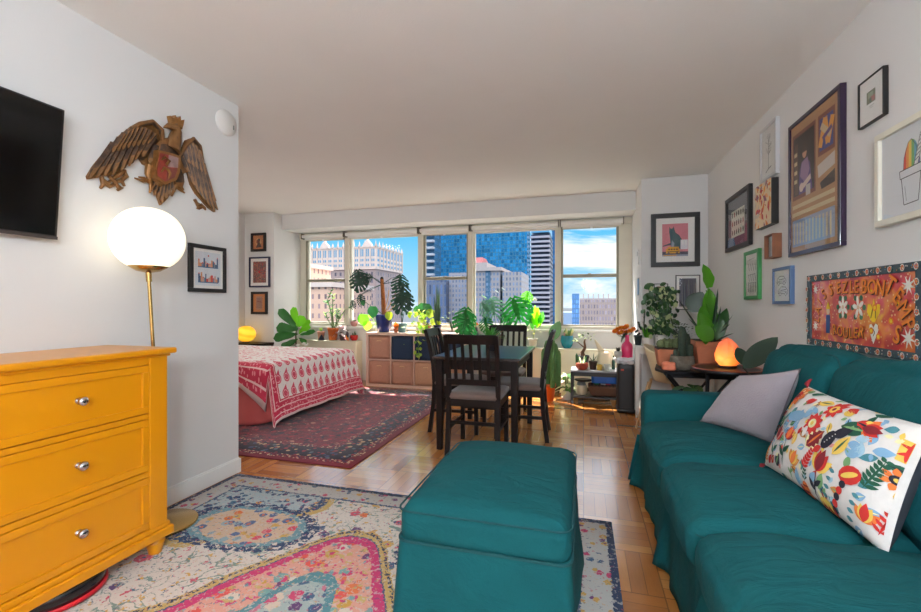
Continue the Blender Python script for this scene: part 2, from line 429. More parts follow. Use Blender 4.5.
# rolled up blinds
BL=[(-4.30,-3.55),(-3.53,-2.33),(-2.31,-1.55),(-1.53,-.32),(-.30,.50)]
names=['leftmost','second from the left','middle','second from the right','rightmost']
for i,(x0,x1) in enumerate(BL):
    t=thing('roller_blind','white fabric blind rolled up above the window, %s of five'%names[i],'blind',(x0,5.93,2.25),0,'roller blinds above the windows')
    m=MB(); m.lathe([(.028,.012),(.028,x1-x0-.012)],seg=18,axis='x'); m.box(.03,x1-x0-.03,.022,.027,-.05,0); m.build('fabric_roll',WHITE,t)
    m=MB(); m.box(.03,x1-x0-.03,.018,.032,-.066,-.05); m.build('hem_bar',FRAME,t,bevel=.003)
    m=MB(); m.box(0,.008,-.03,.05,-.04,.045); m.build('bracket',pm('bracket_metal',(120,114,104),.4,.6),t)
    m=MB(); m.box(x1-x0-.008,x1-x0,-.03,.05,-.04,.045); m.build('bracket',bpy.data.materials['bracket_metal'],t)
    m=MB(); m.box((x1-x0)/2-.015,(x1-x0)/2+.015,.0,.02,-.078,-.055); m.build('pull_tab',WHITE,t,bevel=.002)

# ---------------------------------------------------------------- the city outside
Zg=-62
b=MB(); b.box(-400,400,14,900,Zg-1,Zg); struct('street_ground',b,pm('asphalt',(90,94,98),.9))
def tower(name,label,x0,x1,y0,y1,top,mat,extra=None,rz=0):
    t=thing(name,label,'building',((x0+x1)/2,(y0+y1)/2,Zg),rz)
    w,d,h=(x1-x0)/2,(y1-y0)/2,top-Zg
    m=MB(); m.box(-w,w,-d,d,0,h); m.build('facade',mat,t)
    if extra: extra(t,w,d,h)
    return t
LS=pm('limestone',(192,176,168),.85,var=.06,vs=.5)
WG=M((104,140,166),.15)
def gothic(t,w,d,h):
    m=MB()
    for z in (-4.7,-.35): m.box(-w-.25,w+.25,-d-.25,d+.25,h+z,h+z+.25)
    m.build('cornice',LS,t)
    m=MB(); m.box(-w-.1,w+.1,-d-.1,d+.1,h-4.6,h-.1); m.build('crown_storeys',LS,t)
    n=14; m=MB(); rr=random.Random(3)
    for k in range(n+1):
        x=-w+2*w*k/n; m.box(x-.14,x+.14,-d-.25,-d,h-4.5,h+.3); m.lathe([(.22,0),(.13,.4),(.0,.7+rr.random()*.6)],(x,-d,h+.2),6)
    for k in range(9):
        y=-d+2*d*k/8; m.box(w,w+.25,y-.14,y+.14,h-4.5,h+.3); m.lathe([(.22,0),(.13,.4),(.0,.7+rr.random()*.5)],(w,y,h+.2),6)
    m.build('pinnacles',LS,t)
    for k in (4.5,12.5):
        m=MB(); x=-w+2*w*k/n; m.pr([(x-1.2,h-.2),(x+1.2,h-.2),(x+.7,h+.7),(x+.3,h+.9),(x,h+1.7),(x-.3,h+.9),(x-.7,h+.7)],-d+.4,-d-.3); m.build('gable',LS,t)
    for k in range(n):
        xa=-w+2*w*k/n+.28; xb=xa+2*w/n-.56
        for (za,zb) in ((-2.1,-.6),(-3.1,-2.6),(-4.1,-3.6)):
            m=MB(); m.box(xa,xb,-d-.14,-d+.1,h+za,h+zb); m.box((xa+xb)/2-.05,(xa+xb)/2+.05,-d-.18,-d-.1,h+za,h+zb,1); m.build('window',[WG,LS],t)
    for k in range(8):
        ya=-d+2*d*k/8+.35; yb=ya+2*d/8-.7
        for (za,zb) in ((-2.1,-.6),(-3.1,-2.6),(-4.1,-3.6)):
            m=MB(); m.box(w-.1,w+.14,ya,yb,h+za,h+zb); m.build('window',[WG],t)
tower('apartment_building','tall pale limestone tower with a spiky pinnacled crown',-58,-40.6,80,93,13.4,building_mat('brown_brick_facade',(150,134,132),(62,60,72),1.2,1.5,.36,.5,var=.3,gloss=.4),gothic)
def coping(t,w,d,h):
    m=MB(); m.box(-w-.3,w+.3,-d-.3,d+.3,h,h+.6); m.build('parapet',LS,t)
tower('apartment_building','peach brick apartment block stepped in front of the pinnacled tower',-37.6,-31.2,49,60,3.6,building_mat('peach_brick_facade',(206,170,150),(98,80,82),.95,1.25,.34,.5,gloss=.2),coping)
tower('apartment_building','narrow taller peach brick wing at the left edge of the windows',-46,-37.65,49.5,59,6.6,building_mat('peach_wing_facade',(210,176,156),(104,84,86),1.0,1.3,.34,.5,gloss=.2),coping)
BLUE=building_mat('blue_curtain_wall',(40,104,138),(14,76,116),.42,.55,.8,.8,gloss=.72,var=.3)
tower('office_building','huge blue glass curtain wall tower filling the upper middle windows',-21.9,-7.75,62,66,60,BLUE)
tower('office_building','blue glass tower slab standing behind the striped tower',-8.0,-5.2,84,95,60,building_mat('blue_slab_facade',(30,84,120),(20,64,104),.8,.9,.8,.8,gloss=.7))
def bands(t,w,d,h):
    for k in range(34):
        m=MB(); z=h-.5-k*.93; m.box(-w,w+.1,-d-.8,-d,z,z+.3); m.build('balcony',M((150,156,168),.7),t)
tower('apartment_building','blue and white balconied block at the left of the blue tower',-21.3,-20.0,57,60,17,building_mat('balcony_block_facade',(40,90,124),(30,70,104),.6,.93,.7,.5),bands)
def cap(t,w,d,h):
    m=MB(); m.box(-w*.9,w*.1,-d,d*.4,h,h+.7); m.box(-w-.2,w+.2,-d-.2,d+.2,h-.3,h+.1); m.build('parapet',M((150,142,142),.8),t)
    m=MB(); m.hexa([(-w*.9,-d,h+.7),(-w*.2,-d,h+.7),(-w*.2,0,h+.7),(-w*.9,0,h+.7)],[(-w*.8,-d*.8,h+1.4),(-w*.3,-d*.8,h+1.4),(-w*.3,-d*.3,h+1.4),(-w*.8,-d*.3,h+1.4)]); m.build('roof',M((150,84,86),.8),t)
GF=building_mat('grey_concrete_facade',(136,132,138),(60,76,98),.42,.6,.5,.55,stripe=(1.75,.36,(52,88,116)))
tower('apartment_building','grey concrete tower with a pink roof cap before the blue glass',-12.9,-9.4,50,58,5.6,GF,cap)
tower('apartment_building','slender grey ribbed tower right of the pink capped one',-9.1,-6.9,50,57,5.1,building_mat('ribbed_concrete_facade',(142,138,142),(64,78,100),.40,.6,.42,.6))
tower('apartment_building','grey apartment block seen low in the middle window',-19.4,-16.65,52,60,4.4,building_mat('low_grey_facade',(92,100,120),(44,60,90),.5,1.5,.5,.8))
tower('apartment_building','pale narrow tower standing right behind the low grey block',-16.6,-14.2,53,58,5.4,building_mat('pale_grey_facade',(140,138,148),(70,84,106),.42,.6,.45,.55))
def strip(t,w,d,h):
    for k in range(30):
        z=h-.5-k*.74
        m=MB(); m.box(-w-.1,w+.1,-d-.5,-d,z-.12,z+.2); m.build('balcony',M((168,160,168),.75),t)
    m=MB(); m.box(-w,w,-d,d*.5,h+.3,h+1.3); m.build('rooftop_screen',M((90,150,186),.3),t)
tower('apartment_building','dark tower with stacked white balcony bands and blue rooftop screen',-8.1,-5.2,70,78,12.6,building_mat('dark_glass_facade',(22,32,54),(16,26,46),1,.74,.8,.6),strip)
def masts(t,w,d,h):
    m=MB(); m.box(-w,w,-d,d,h,h+.5)
    for k in range(6): m.box(-w+1+k*1.6,-w+1.3+k*1.6,-d+1,-d+1.3,h,h+2)
    m.build('roof_railing',M((150,140,140),.7),t)
tower('apartment_building','wide beige ribbed block low in the right hand window',-1.2,14.5,150,175,3.2,building_mat('ribbed_beige_facade',(150,134,130),(96,88,98),.9,2.0,.5,.62,gloss=.2),masts)
tower('office_building','distant blue glass tower beside the wide beige block',-4.7,-1.8,190,200,6.4,building_mat('pale_blue_facade',(76,116,156),(56,96,146),1,2,.7,.7))
tower('office_building','low distant hazy block left of the blue tower',-14,-4.5,260,280,-2.5,M((120,140,166),.9))

# ---------------------------------------------------------------- rugs, floor things
b=MB(); b.rbox((0,0,0),(1.22,1.38,.006),.005,n=10)
RR=b.build('area_rug',persian(),None,(-2.80,4.11,.006)); tag(RR,'dark red and navy patterned wool rug running under the bed','rug')
b=MB(); b.rbox((0,0,0),(1.205,1.62,.006),.005,n=10)
BR=b.build('area_rug',bluerug(),None,(-1.06,.80,.006)); tag(BR,'cream rug with pink, blue and orange floral medallions under the ottoman','rug')

# ---------------------------------------------------------------- dresser
YEL=pm('mustard_paint',(216,140,8),.32,var=.02,vs=4,coat=.15)
D=thing('dresser','mustard yellow painted dresser with three drawers against the left wall','dresser',(-2.06,.86,0))
# local: x 0.. front = +.20 ; y -.70..+.70
m=MB(); fx=.185; L=.71
m.box(-.21,fx-.012,-L+.02,L-.02,.12,.92); m.box(fx-.02,fx+.008,L-.085,L,.12,.92); m.box(fx-.02,fx+.008,-L,-L+.085,.12,.92)
m.box(fx-.02,fx+.003,-L,L,.885,.92); m.box(fx-.02,fx+.003,-L,L,.645,.668); m.box(fx-.02,fx+.003,-L,L,.385,.41); m.box(-.21,fx,-L,-L+.03,.12,.92); m.box(-.21,fx,L-.03,L,.12,.92)
m.build('body',YEL,D,bevel=.004)
m=MB(); m.box(-.215,fx+.014,-L-.012,L+.012,.918,.930); m.build('cornice',YEL,D,bevel=.004,seg=3)
m=MB(); m.box(-.22,fx+.034,-L-.03,L+.03,.930,.957); m.build('top',YEL,D,bevel=.009,seg=4)
m=MB(); m.box(-.215,fx+.026,-L-.022,L+.022,.088,.128); m.box(-.215,fx+.014,-L-.012,L+.012,.126,.15); m.build('plinth',YEL,D,bevel=.007,seg=3)
for (z0,z1,wv) in ((.672,.884,0),(.414,.643,0),(.154,.383,0)):
    m=MB(); y0,y1=-L+.0865,L-.0865
    m.box(fx-.02,fx-.002,y0,y1,z0,z1)
    q=.03
    m.box(fx-.004,fx+.006,y0,y1,z1-q,z1); m.box(fx-.004,fx+.006,y0,y1,z0,z0+q); m.box(fx-.004,fx+.006,y0,y0+q,z0+q,z1-q); m.box(fx-.004,fx+.006,y1-q,y1,z0+q,z1-q)
    dr=m.build('drawer',YEL,D,bevel=.003,seg=2)
    for ky in (.345,-.345):
        k=MB(); k.lathe([(.012,0),(.013,.004),(.007,.006),(.006,.014),(.010,.018),(.0175,.024),(.0185,.030),(.015,.037),(.006,.040),(0,.0405)],(fx-.002,ky,(z0+z1)/2+.006),20,axis='x')
        k.build('knob',CHROME,dr)
for sx in (-.15,fx-.03):
    for sy in (-L+.03,L-.03):
        m=MB(); m.lathe([(.024,0),(.030,.03),(.037,.058),(.040,.066),(.031,.070),(.034,.078),(.040,.088)],(sx,sy,.0),20); m.build('foot',YEL,D)
V=thing('robot_vacuum','black round robot vacuum with red trim half under the yellow dresser','vacuum',(-2.02,1.20,.012))
m=MB(); m.lathe([(.0,.012),(.150,.012),(.170,.022),(.172,.060),(.160,.076),(.0,.080)],seg=40); m.build('body',pm('black_gloss_plastic',(18,18,20),.25,var=.1,coat=.4),V)
RED=pm('red_plastic',(196,28,40),.35)
m=MB(); m.lathe([(.164,.006),(.177,.008),(.177,.022),(.164,.024)],seg=40); m.build('bumper_ring',RED,V)
m=MB(); m.box(.02,.03,-.02,.09,.079,.083); m.box(.1,.13,.08,.12,.055,.079); m.build('indicator',RED,V)

# ---------------------------------------------------------------- globe lamp
Lm=thing('floor_lamp','brass floor lamp with a white glass globe behind the yellow dresser','lamp',(-2.1,1.745,.012))
m=MB(); m.lathe([(.152,0),(.155,.004),(.155,.012),(.149,.016),(.02,.018)],seg=48); m.build('base',BRASS,Lm)
m=MB(); m.tube([(0,0,.015),(0,-.083,1.315)],.0085,12); m.tube([(0,-.079,1.26),(0,-.083,1.315)],.013,12); m.build('pole',BRASS,Lm)
m=MB(); m.lathe([(.012,-.03),(.05,-.022),(.085,0),(.083,.003)],(0,-.083,1.335),32); m.build('shade_cap',BRASS,Lm)
GLOBE=pm('lit_opal_glass',(255,246,226),.3,var=0,em=(255,242,212),es=1.0)
m=MB(); m.lathe([(.160*abs(cos(a))**.92 if abs(cos(a))>1e-3 else 0,.157*sin(a)) for a in [R(-62+152*i/22) for i in range(23)]],(0,-.083,1.473),44); m.build('lamp_shade',GLOBE,Lm)

# ---------------------------------------------------------------- television, detector
T=thing('television','flat black television mounted on the left wall','television',(-2.225,.875,1.727),0)
m=MB(); m.box(-.018,.010,-.48,.48,-.285,.285); m.build('casing',BLACK,T,bevel=.004)
m=MB(); m.box(.0102,.0115,-.468,.468,-.267,.276); m.build('screen',pm('screen_glass',(5,6,6),.12,var=0),T)
m=MB(); m.box(.0104,.013,-.48,.48,-.285,-.271); m.build('bezel',M((70,62,60),.35),T)
T.rotation_euler=(0,R(5),0)
m=MB(); m.box(-.055,-.019,-.12,.12,-.12,.12); m.build('wall_mount',BLACK,T)
d=thing('smoke_detector','round white smoke alarm high on the left wall near its corner','smoke detector',(XL,2.352,2.372))
m=MB(); m.lathe([(.083,0),(.083,.010),(.078,.018),(.0,.021)],seg=36,axis='x'); m.build('cover',WHITE,d)
m=MB(); m.box(.016,.0205,.045,.055,-.03,.0); m.build('vent_slot',M((120,120,116),.6),d)

# ---------------------------------------------------------------- bed
SK=pm('coral_linen',(206,96,92),.9,var=.05,vs=6,bump=.2,bs=12,sheen=.2)
def quilt_mat():
    m,nt=newmat('paisley_block_print'); uv=nt.coord('UV'); u,v,_=nt.sep(uv)
    # u = metres up from the foot hem over the bed, v = metres from the near long edge
    cw=.125; rh=.150
    row=(u/rh).floor(); v2=v/cw+row.mod(2.0)*.5
    fx=v2.frac()-.5; fy=(u/rh).frac()-.5
    # teardrop: circle bottom and bent tip
    bx=fx*cw; by=fy*rh
    r0=((bx*bx)*1.05+(by+.016)*(by+.016)*.9).sqrt()
    tx=bx+.004-(by-.01)*.55; tip=(tx.abs()+((by-.028).abs())*.55)
    p=r0.lt(.045).max(tip.lt(.023))
    inn=r0.lt(.026); dots=nt.vor(nt.comb(u,v,0.0),95)[0].lt(.32)
    c=nt.mix(nt.noise(nt.comb(u,v,0.0),9,2)*.4,(240,228,224),(226,208,206))
    small=nt.vor(nt.comb(u,v,0.0),17,rnd=.1)[0].lt(.1)
    c=nt.mix(small*.5,c,(160,170,150))
    pk=nt.mix(dots,(206,52,84),(232,120,136)); c=nt.mix(p,c,pk); c=nt.mix(((r0-.030).abs()).lt(.003),c,nt.mix(p,c,(240,190,190)))
    top=u.gt(.62); fine=nt.vor(nt.comb(u,v,0.0),22)[0].lt(.34)
    ctop=nt.mix(fine,(240,226,222),(218,92,114)); c=nt.mix(top*nt.noise(nt.comb(u,v,0.0),14,2).gt(.40),c,ctop)
    bd=nt.vor(nt.comb(u*1.0,v*1.0,0.0),42)[0].lt(.36); bc=nt.mix(bd,(200,40,72),(232,140,150))
    st=((u+0.0)/.045).frac().lt(.16); 
    e=u.min(v.min(1.62+.56-v)); st=(e/.05).frac().lt(.16); bc=nt.mix(st,bc,(240,200,196))
    c=nt.mix(e.lt(.17),c,bc); c=nt.mix(e.lt(.022),c,(236,206,200))
    nt.put(nt.b.inputs['Base Color'],c); nt.b.inputs['Roughness'].default_value=.9; nt.b.inputs['Sheen Weight'].default_value=.2
    nt.put(nt.b.inputs['Normal'],nt.bump(nt.noise(nt.coord(),9,3),.3,.02)); return m
B=thing('bed','bed with coral linen beneath a paisley spread','bed',(-3.85,4.24,.012)); B['label']='low bed dressed in coral linen hanging to the dark red rug'
m=MB(); m.rbox((0,0,.43),(1.0,.79,.12),.07,n=16); m.build('mattress',M((236,228,222),.9),B)
m=MB(); m.box(-.98,.93,-.74,.74,.10,.33); m.build('bed_frame',M((70,50,40),.6),B,bevel=.01)
for sx in (-.9,.84):
    for sy in (-.66,.66): 
        q=MB(); q.box(sx-.03,sx+.03,sy-.03,sy+.03,0,.12); q.build('leg',M((70,50,40),.6),B)
def skirtP(u,v):
    # hangs on the near long side, folded
    x=-1.0+u*2.04; f=.012*sin(u*38)+.014*sin(u*17+1)
    tip=max(0,(u-.82)/.18)
    z=.55-(v*(.545-.045*tip**2)); y=-.79-.012-(v**.8)*(.035+f*1.2)
    return (x+.03*v*sin(u*9),y+.15*tip**3*v,z)
m=MB(); m.grid(skirtP,60,14)
def skirtQ(u,v):
    y=-.80+u*1.6; f=.010*sin(u*40)
    return (1.0+v*(.03+f),y,.55-v*.40)
m.grid(skirtQ,40,6); m.build('coral_blanket',SK,B,solid=.006)
# bedspread, a cloth of its own: u up from foot hem, over the top
Qm=quilt_mat()
hem=.50
def spread(a,bb):
    # a: 0 foot hem .. 1 head ; bb: 0 near hanging edge .. 1 far edge
    u=a*2.42; v=bb*2.1-.24*0
    # cross section in the y direction
    drop=.11
    yy=v-drop
    if yy<0: y=-.825+yy*.15-.004; zz=.578+yy
    elif yy>1.64: y=.825+ (yy-1.64)*.05; zz=.578-(yy-1.64)
    else:
        y=-.82+yy; e=min(yy,1.64-yy); zz=.602-.024*math.exp(-e/.035)
    xx=u-hem
    if xx<0:
        t=-xx/hem; k=t
        fl=.14*t**1.0+.010*sin(yy*13)*t
        x=1.02+fl; z0=zz-.012-(-xx)*.985
        # the near corner falls free: side edge sags with it
        if yy<0: z0+=-yy*.0; y+= -.02*t
        y+= (-.06*t if yy<.3 else 0)*(1-max(0,yy)/.3 if yy<.3 else 0) + (.03*t if yy>1.4 else 0)*(max(0,(yy-1.4)/.24) if yy<1.64 else 1)
        z=max(.03,z0)
    else:
        x=1.02-xx; z=zz-.02*math.exp(-xx/.05)
        if yy<0:
            s_=max(0,1-xx/.50); z-=-yy/drop*.30*s_**1.1; y-=.03*s_
    z+=.005*MN.noise(Vc((u*4,v*4,0)))+.004*MN.noise(Vc((u*11,v*11,3)))
    return (x,y,z),(u,v)
nu,nv=96,84
m=MB(); uvs=[]
for j in range(nv+1):
    for i in range(nu+1):
        p,q=spread(i/nu,j/nv); m.v.append(p); uvs.append(q)
for j in range(nv):
    for i in range(nu):
        a=j*(nu+1)+i; m.f.append([a,a+nu+1,a+nu+2,a+1]); m.m.append(0); m.sm.append(True)
BS=m.build('bedspread',Qm,None,(-3.85,4.24,.012),solid=.008)
ul=BS.data.uv_layers.new(name='UVMap')
for lp in BS.data.loops: ul.data[lp.index].uv=uvs[lp.vertex_index]
BS.scale=(1,.925,1); BS.location.y=4.175; B.scale=(1,.925,1); B.location.y=4.175
tag(BS,'white cotton bedspread with pink paisley print and red border over the bed','bedspread')
N=thing('nightstand','low dark wooden bedside table at the head of the bed','table',(-4.63,5.22,0))
m=MB(); m.box(-.26,.27,-.14,.14,.585,.62); m.build('top',WOODK,N,bevel=.004)
for sx in (-.23,.24):
    for sy in (-.11,.11): q=MB(); q.box(sx-.02,sx+.02,sy-.02,sy+.02,0,.585); q.build('leg',WOODK,N)
q=MB(); q.box(-.24,.25,-.13,.13,.45,.58); q.build('drawer',WOODK,N)
YG=thing('table_lamp','glowing yellow ribbed globe lamp on the dark bedside table','lamp',(-4.715,5.20,.62))
def amber():
    m,nt=newmat('lit_amber_glass'); x,y,z=nt.sep(nt.coord()); w=(z*60+x*20).sin()*.5+.5
    c=nt.mix(w*.6+nt.noise(nt.coord(),14,2)*.3,(255,206,60),(240,160,24)); nt.put(nt.b.inputs['Base Color'],c); nt.put(nt.b.inputs['Emission Color'],c); nt.b.inputs['Emission Strength'].default_value=.95; return m
m=MB(); m.lathe([(.13*cos(a)**.9 if cos(a)>1e-3 else 0,.125+.115*sin(a)) for a in [R(-74+164*i/16) for i in range(17)]],seg=32); m.build('lamp_shade',amber(),YG)
m=MB(); m.lathe([(.06,0),(.06,.012),(.04,.016)],seg=24); m.build('base',BLACK,YG)

# ---------------------------------------------------------------- cube shelf
PLY=pm('pale_ash_laminate',(222,188,168),.5,var=.03,vs=20)
K=thing('cube_shelf','pale cube shelf two rows high below the windows','shelf',(-3.006,5.61,.0))
m=MB(); W=1.47; t=.038; 
m.box(0,W,0,.39,0,t); m.box(0,W,0,.39,.77-t,.77); m.box(0,t,0,.39,t,.77-t); m.box(W-t,W,0,.39,t,.77-t)
m.build('outer_frame',PLY,K,bevel=.002)
m=MB(); cw=(W-2*t-3*.016)/4
for k in range(1,4): x=t+k*cw+(k-1)*.016; m.box(x,x+.016,.004,.38,t,.77-t)
m.box(t,W-t,.004,.38,.377,.393); m.build('divider',PLY,K,bevel=.001)
BX={'tan':pm('tan_woven_fabric',(186,136,112),.95,var=.1,vs=60,bump=.2,bs=200),'navy':pm('navy_woven_fabric',(40,56,80),.95,var=.1,vs=60,bump=.2,bs=200),'sand':pm('sand_woven_fabric',(196,150,118),.95,var=.1,vs=60,bump=.2,bs=200)}
cols=[('tan','navy','navy','navy'),('tan','tan','sand','sand')]
pos=['far left','second from left','second from right','far right']
for r in range(2):
    for k in range(4):
        x=-3.006+t+k*(cw+.016); z0=(.394 if r==0 else t+.001)
        cc=cols[r][k]
        b_=thing('storage_box','%s fabric box in the cube shelf, %s row, %s'%(cc,('upper','lower')[r],pos[k]),'box',(x+cw/2,5.618,z0),0,'fabric boxes in the cube shelf')
        m=MB(); m.rbox((0,.18,.163),(cw/2-.004,.178,.162),.008,n=6,bulge=(0,.006,0)); m.build('box_body',BX[cc],b_)
        if cc!='navy': m=MB(); m.tube([(-.035,-.004,.255),(-.03,-.012,.262),(.03,-.012,.262),(.035,-.004,.255)],.005,8); m.build('handle',M((222,186,140),.8),b_)
# ---------------------------------------------------------------- dining set
SEATF=pm('taupe_microfibre',(112,92,84),.9,var=.08,vs=10,bump=.2,bs=90,sheen=.3)
TT=thing('dining_table','dark espresso wood dining table between four slatted chairs','table',(-.81,3.79,0))
m=MB(); m.box(-.35,.35,-.53,.53,.726,.75); m.build('tabletop',pm('espresso_tabletop',(34,25,26),.30,var=.2,vs=30,coat=.2,stretch=(1,.1,1)),TT,bevel=.005)
m=MB(); 
for s in (-1,1): m.box(-.30,.30,s*.475-.01,s*.475+.01,.645,.726); m.box(s*.295-.01,s*.295+.01,-.475,.475,.645,.726)
m.build('apron',WOODK,TT)
for sx in (-1,1):
    for sy in (-1,1):
        m=MB(); x,y=sx*.302,sy*.482; w=.028; w2=.022
        m.hexa([(x-w2,y-w2,0),(x+w2,y-w2,0),(x+w2,y+w2,0),(x-w2,y+w2,0)],[(x-w,y-w,.726),(x+w,y-w,.726),(x+w,y+w,.726),(x-w,y+w,.726)]); m.build('leg',WOODK,TT,bevel=.002)
def bar(m,a,b,wx,wy,mi=0):
    # rectangular bar between two centre points, width wx in x and wy in y
    (x0,y0,z0),(x1,y1,z1)=a,b
    m.hexa([(x0-wx,y0-wy,z0),(x0+wx,y0-wy,z0),(x0+wx,y0+wy,z0),(x0-wx,y0+wy,z0)],[(x1-wx,y1-wy,z1),(x1+wx,y1-wy,z1),(x1+wx,y1+wy,z1),(x1-wx,y1+wy,z1)],mi)
def chair():
    t=thing('dining_chair','','chair',(0,0,0),0,'slatted dining chairs')
    # local: back at y=0, seat towards +y
    W=.195
    prof=[(.0-.035,0),(0.0,.25),(.012,.44),(.0,.62),(-.035,.80),(-.075,.93)]
    for s in (-1,1):
        m=MB()
        for (a,b) in zip(prof,prof[1:]): bar(m,(s*W,a[0],a[1]),(s*W,b[0],b[1]),.017,.017)
        m.build('rear_leg',WOODK,t)
        m=MB(); bar(m,(s*(W-.005),.40,0),(s*(W-.005),.395,.43),.017,.017); m.build('front_leg',WOODK,t,bevel=.002)
        m=MB(); bar(m,(s*W,0,.20),(s*W,0,.228),.009,.006); m2=MB(); m2.box(s*W-.009,s*W+.009,0,.40,.19,.215); m2.build('stretcher',WOODK,t)
    m=MB(); m.box(-W,W,.385,.405,.27,.295); m.box(-W,W,-.012,.006,.24,.265); m.build('cross_stretcher',WOODK,t)
    m=MB(); m.box(-W,W,.0,.02,.375,.43); m.box(-W,W,.385,.405,.375,.43)
    for s in (-1,1): m.box(s*W-.01,s*W+.01,.01,.40,.375,.43)
    m.build('seat_rail',WOODK,t)
    m=MB(); m.rbox((0,.215,.452),(.215,.222,.026),.022,n=12,bulge=(0,0,.014)); m.build('seat',SEATF,t)
    def back(u,z): return -.075*max(0,(z-.44)/.49)**1.5-.012*0+ -.018*(1-u*u)*((z-.44)/.49)
    for nm,z0,z1 in (('top_rail',.862,.935),('lower_rail',.545,.588)):
        n=10; m=MB()
        for k in range(n):
            u0,u1=-1+2*k/n,-1+2*(k+1)/n
            y=[back(u0,z0),back(u1,z0),back(u0,z1),back(u1,z1)]
            m.hexa([(u0*W,y[0]-.009,z0),(u1*W,y[1]-.009,z0),(u1*W,y[1]+.009,z0),(u0*W,y[0]+.009,z0)],[(u0*W,y[2]-.009,z1),(u1*W,y[3]-.009,z1),(u1*W,y[3]+.009,z1),(u0*W,y[2]+.009,z1)])
        m.build(nm,WOODK,t)
    for k in range(5):
        u=-.66+.33*k; m=MB(); n=4
        for q in range(n):
            a,c=.585+.28*q/n,.585+.28*(q+1)/n
            bar(m,(u*W,back(u,a),a),(u*W,back(u,c),c),.0125,.005)
        m.build('slat',WOODK,t)
    return t
c0=chair(); c0.location=(-.815,3.215,0); c0['label']='dark slatted chair seen from behind, nearest the camera at the dining table'
dup(c0,(-.335,3.90,0),R(92),'dark slatted chair on the right side of the table, its tall back edge on')
dup(c0,(-1.325,3.93,0),R(-88),'dark slatted chair on the left side of the table beside the cube shelf')
dup(c0,(-.82,4.78,0),R(180),'dark slatted chair on the far side of the table by the window plants')

# ---------------------------------------------------------------- ottoman
O=thing('ottoman','square teal slipcovered ottoman standing on the cream floral rug','ottoman',(-.325,1.755,.012),R(0))
m=MB(); m.rbox((0,0,.388),(.292,.390,.066),.045,n=30,bulge=(0,0,.045),wr=.006,wf=7); m.build('cushion',TEAL,O)
def rloop(hx,hy,r,z,n=8,amp=0):
    pts=[]
    for (cx,cy,a0) in ((hx-r,hy-r,0),(-hx+r,hy-r,90),(-hx+r,-hy+r,180),(hx-r,-hy+r,270)):
        for k in range(n+1):
            a=R(a0+90*k/n); pts.append((cx+r*cos(a),cy+r*sin(a),z))
    return pts
def loopgrid(m,loops,mi=0):
    n=len(loops[0]); vs=[p for l in loops for p in l]; fs=[]
    for j in range(len(loops)-1):
        for k in range(n): fs.append((j*n+k,j*n+(k+1)%n,(j+1)*n+(k+1)%n,(j+1)*n+k))
    m.add(vs,fs,mi,True)
def resamp(pts,step=.02):
    out=[]
    n=len(pts)
    for i in range(n):
        a,b=Vc(pts[i]),Vc(pts[(i+1)%n]); k=max(1,int((b-a).length/step))
        for q in range(k): out.append(a.lerp(b,q/k))
    return out
def skirt(hx,hy,r,z1,z0,flare,fold,f=13):
    base=resamp(rloop(hx,hy,r,0))
    cen=Vc((0,0,0)); loops=[]
    N_=14
    for j in range(N_+1):
        t=j/N_; lp=[]
        for i,p in enumerate(base):
            d=Vc((p.x/hx,p.y/hy,0)); k=max(abs(d.x),abs(d.y)); nrm=Vc((d.x**7 if 0 else math.copysign(abs(d.x)**8,d.x),math.copysign(abs(d.y)**8,d.y),0))
            nrm=nrm.normalized() if nrm.length>1e-6 else nrm
            w=MN.noise(Vc((p.x*f*.5,p.y*f*.5,t*.8)))*fold*t
            q=p+nrm*(flare*t+w); lp.append((q.x,q.y,z1+(z0-z1)*t))
        loops.append(lp)
    m=MB(); loopgrid(m,loops[::-1]); m.poly(loops[0][::1]); return m
skirt(.290,.388,.03,.340,.012,.020,.03).build('skirt',TEAL,O)
m=MB(); p=rloop(.292,.390,.046,.440); p.append(p[0]); m.tube(p,.0035,6,cap=False); p=rloop(.292,.390,.04,.338); p.append(p[0]); m.tube(p,.005,6,cap=False); m.build('piping',TEALP,O)

# ---------------------------------------------------------------- sofa
SF=thing('sofa','teal slipcovered three seat sofa along the right wall','sofa',(.75,1.80,.0))
def L_(p): return (p[0]-.75,p[1]-1.80,p[2])
ys=[(2.08,2.80),(1.48,2.08),(.86,1.48)]
for k,(a,b_) in enumerate(ys):
    m=MB(); c=L_((.700,(a+b_)/2,.385+.004*k)); m.rbox(c,(.375,(b_-a)/2-.004,.085),.055,n=28,bulge=(.012,.0,.045),wr=.009,seed=k*5,wf=6); sc_=m.build('seat_cushion',TEAL,SF)
    m=MB(); e=rloop(.372,(b_-a)/2-.006,.055,0); e=[(c[0]+x,c[1]+y,c[2]+.045) for x,y,z in e]; e.append(e[0]); m.tube(e,.0035,6,cap=False)
    m.build('piping',TEALP,sc_)
for k,(a,b_) in enumerate([(2.07,2.72),(1.42,2.09),(.84,1.45)]):
    m=MB(); m.rbox((0,0,0),(.115,(b_-a)/2,.245),.085,n=26,bulge=(.035,0,.028),wr=.010,seed=20+k*7,wf=6)
    m.xf(Matrix.Translation(Vc(L_((1.025,(a+b_)/2,.695))))@Matrix.Rotation(R(13),4,'Y')); sc_=m.build('back_cushion',TEAL,SF)
    m=MB(); e=[(-.075+0*x,x,y) for x,y,z in rloop((b_-a)/2-.012,.236,.09,0)]; e.append(e[0]); m.tube(e,.0035,6,cap=False)
    m.xf(Matrix.Translation(Vc(L_((1.025,(a+b_)/2,.695))))@Matrix.Rotation(R(13),4,'Y')); m.build('piping',TEALP,sc_)
m=MB(); m.rbox(L_((1.165,1.83,.43)),(.075,1.12,.41),.05,n=16); m.build('back_frame',TEAL,SF)
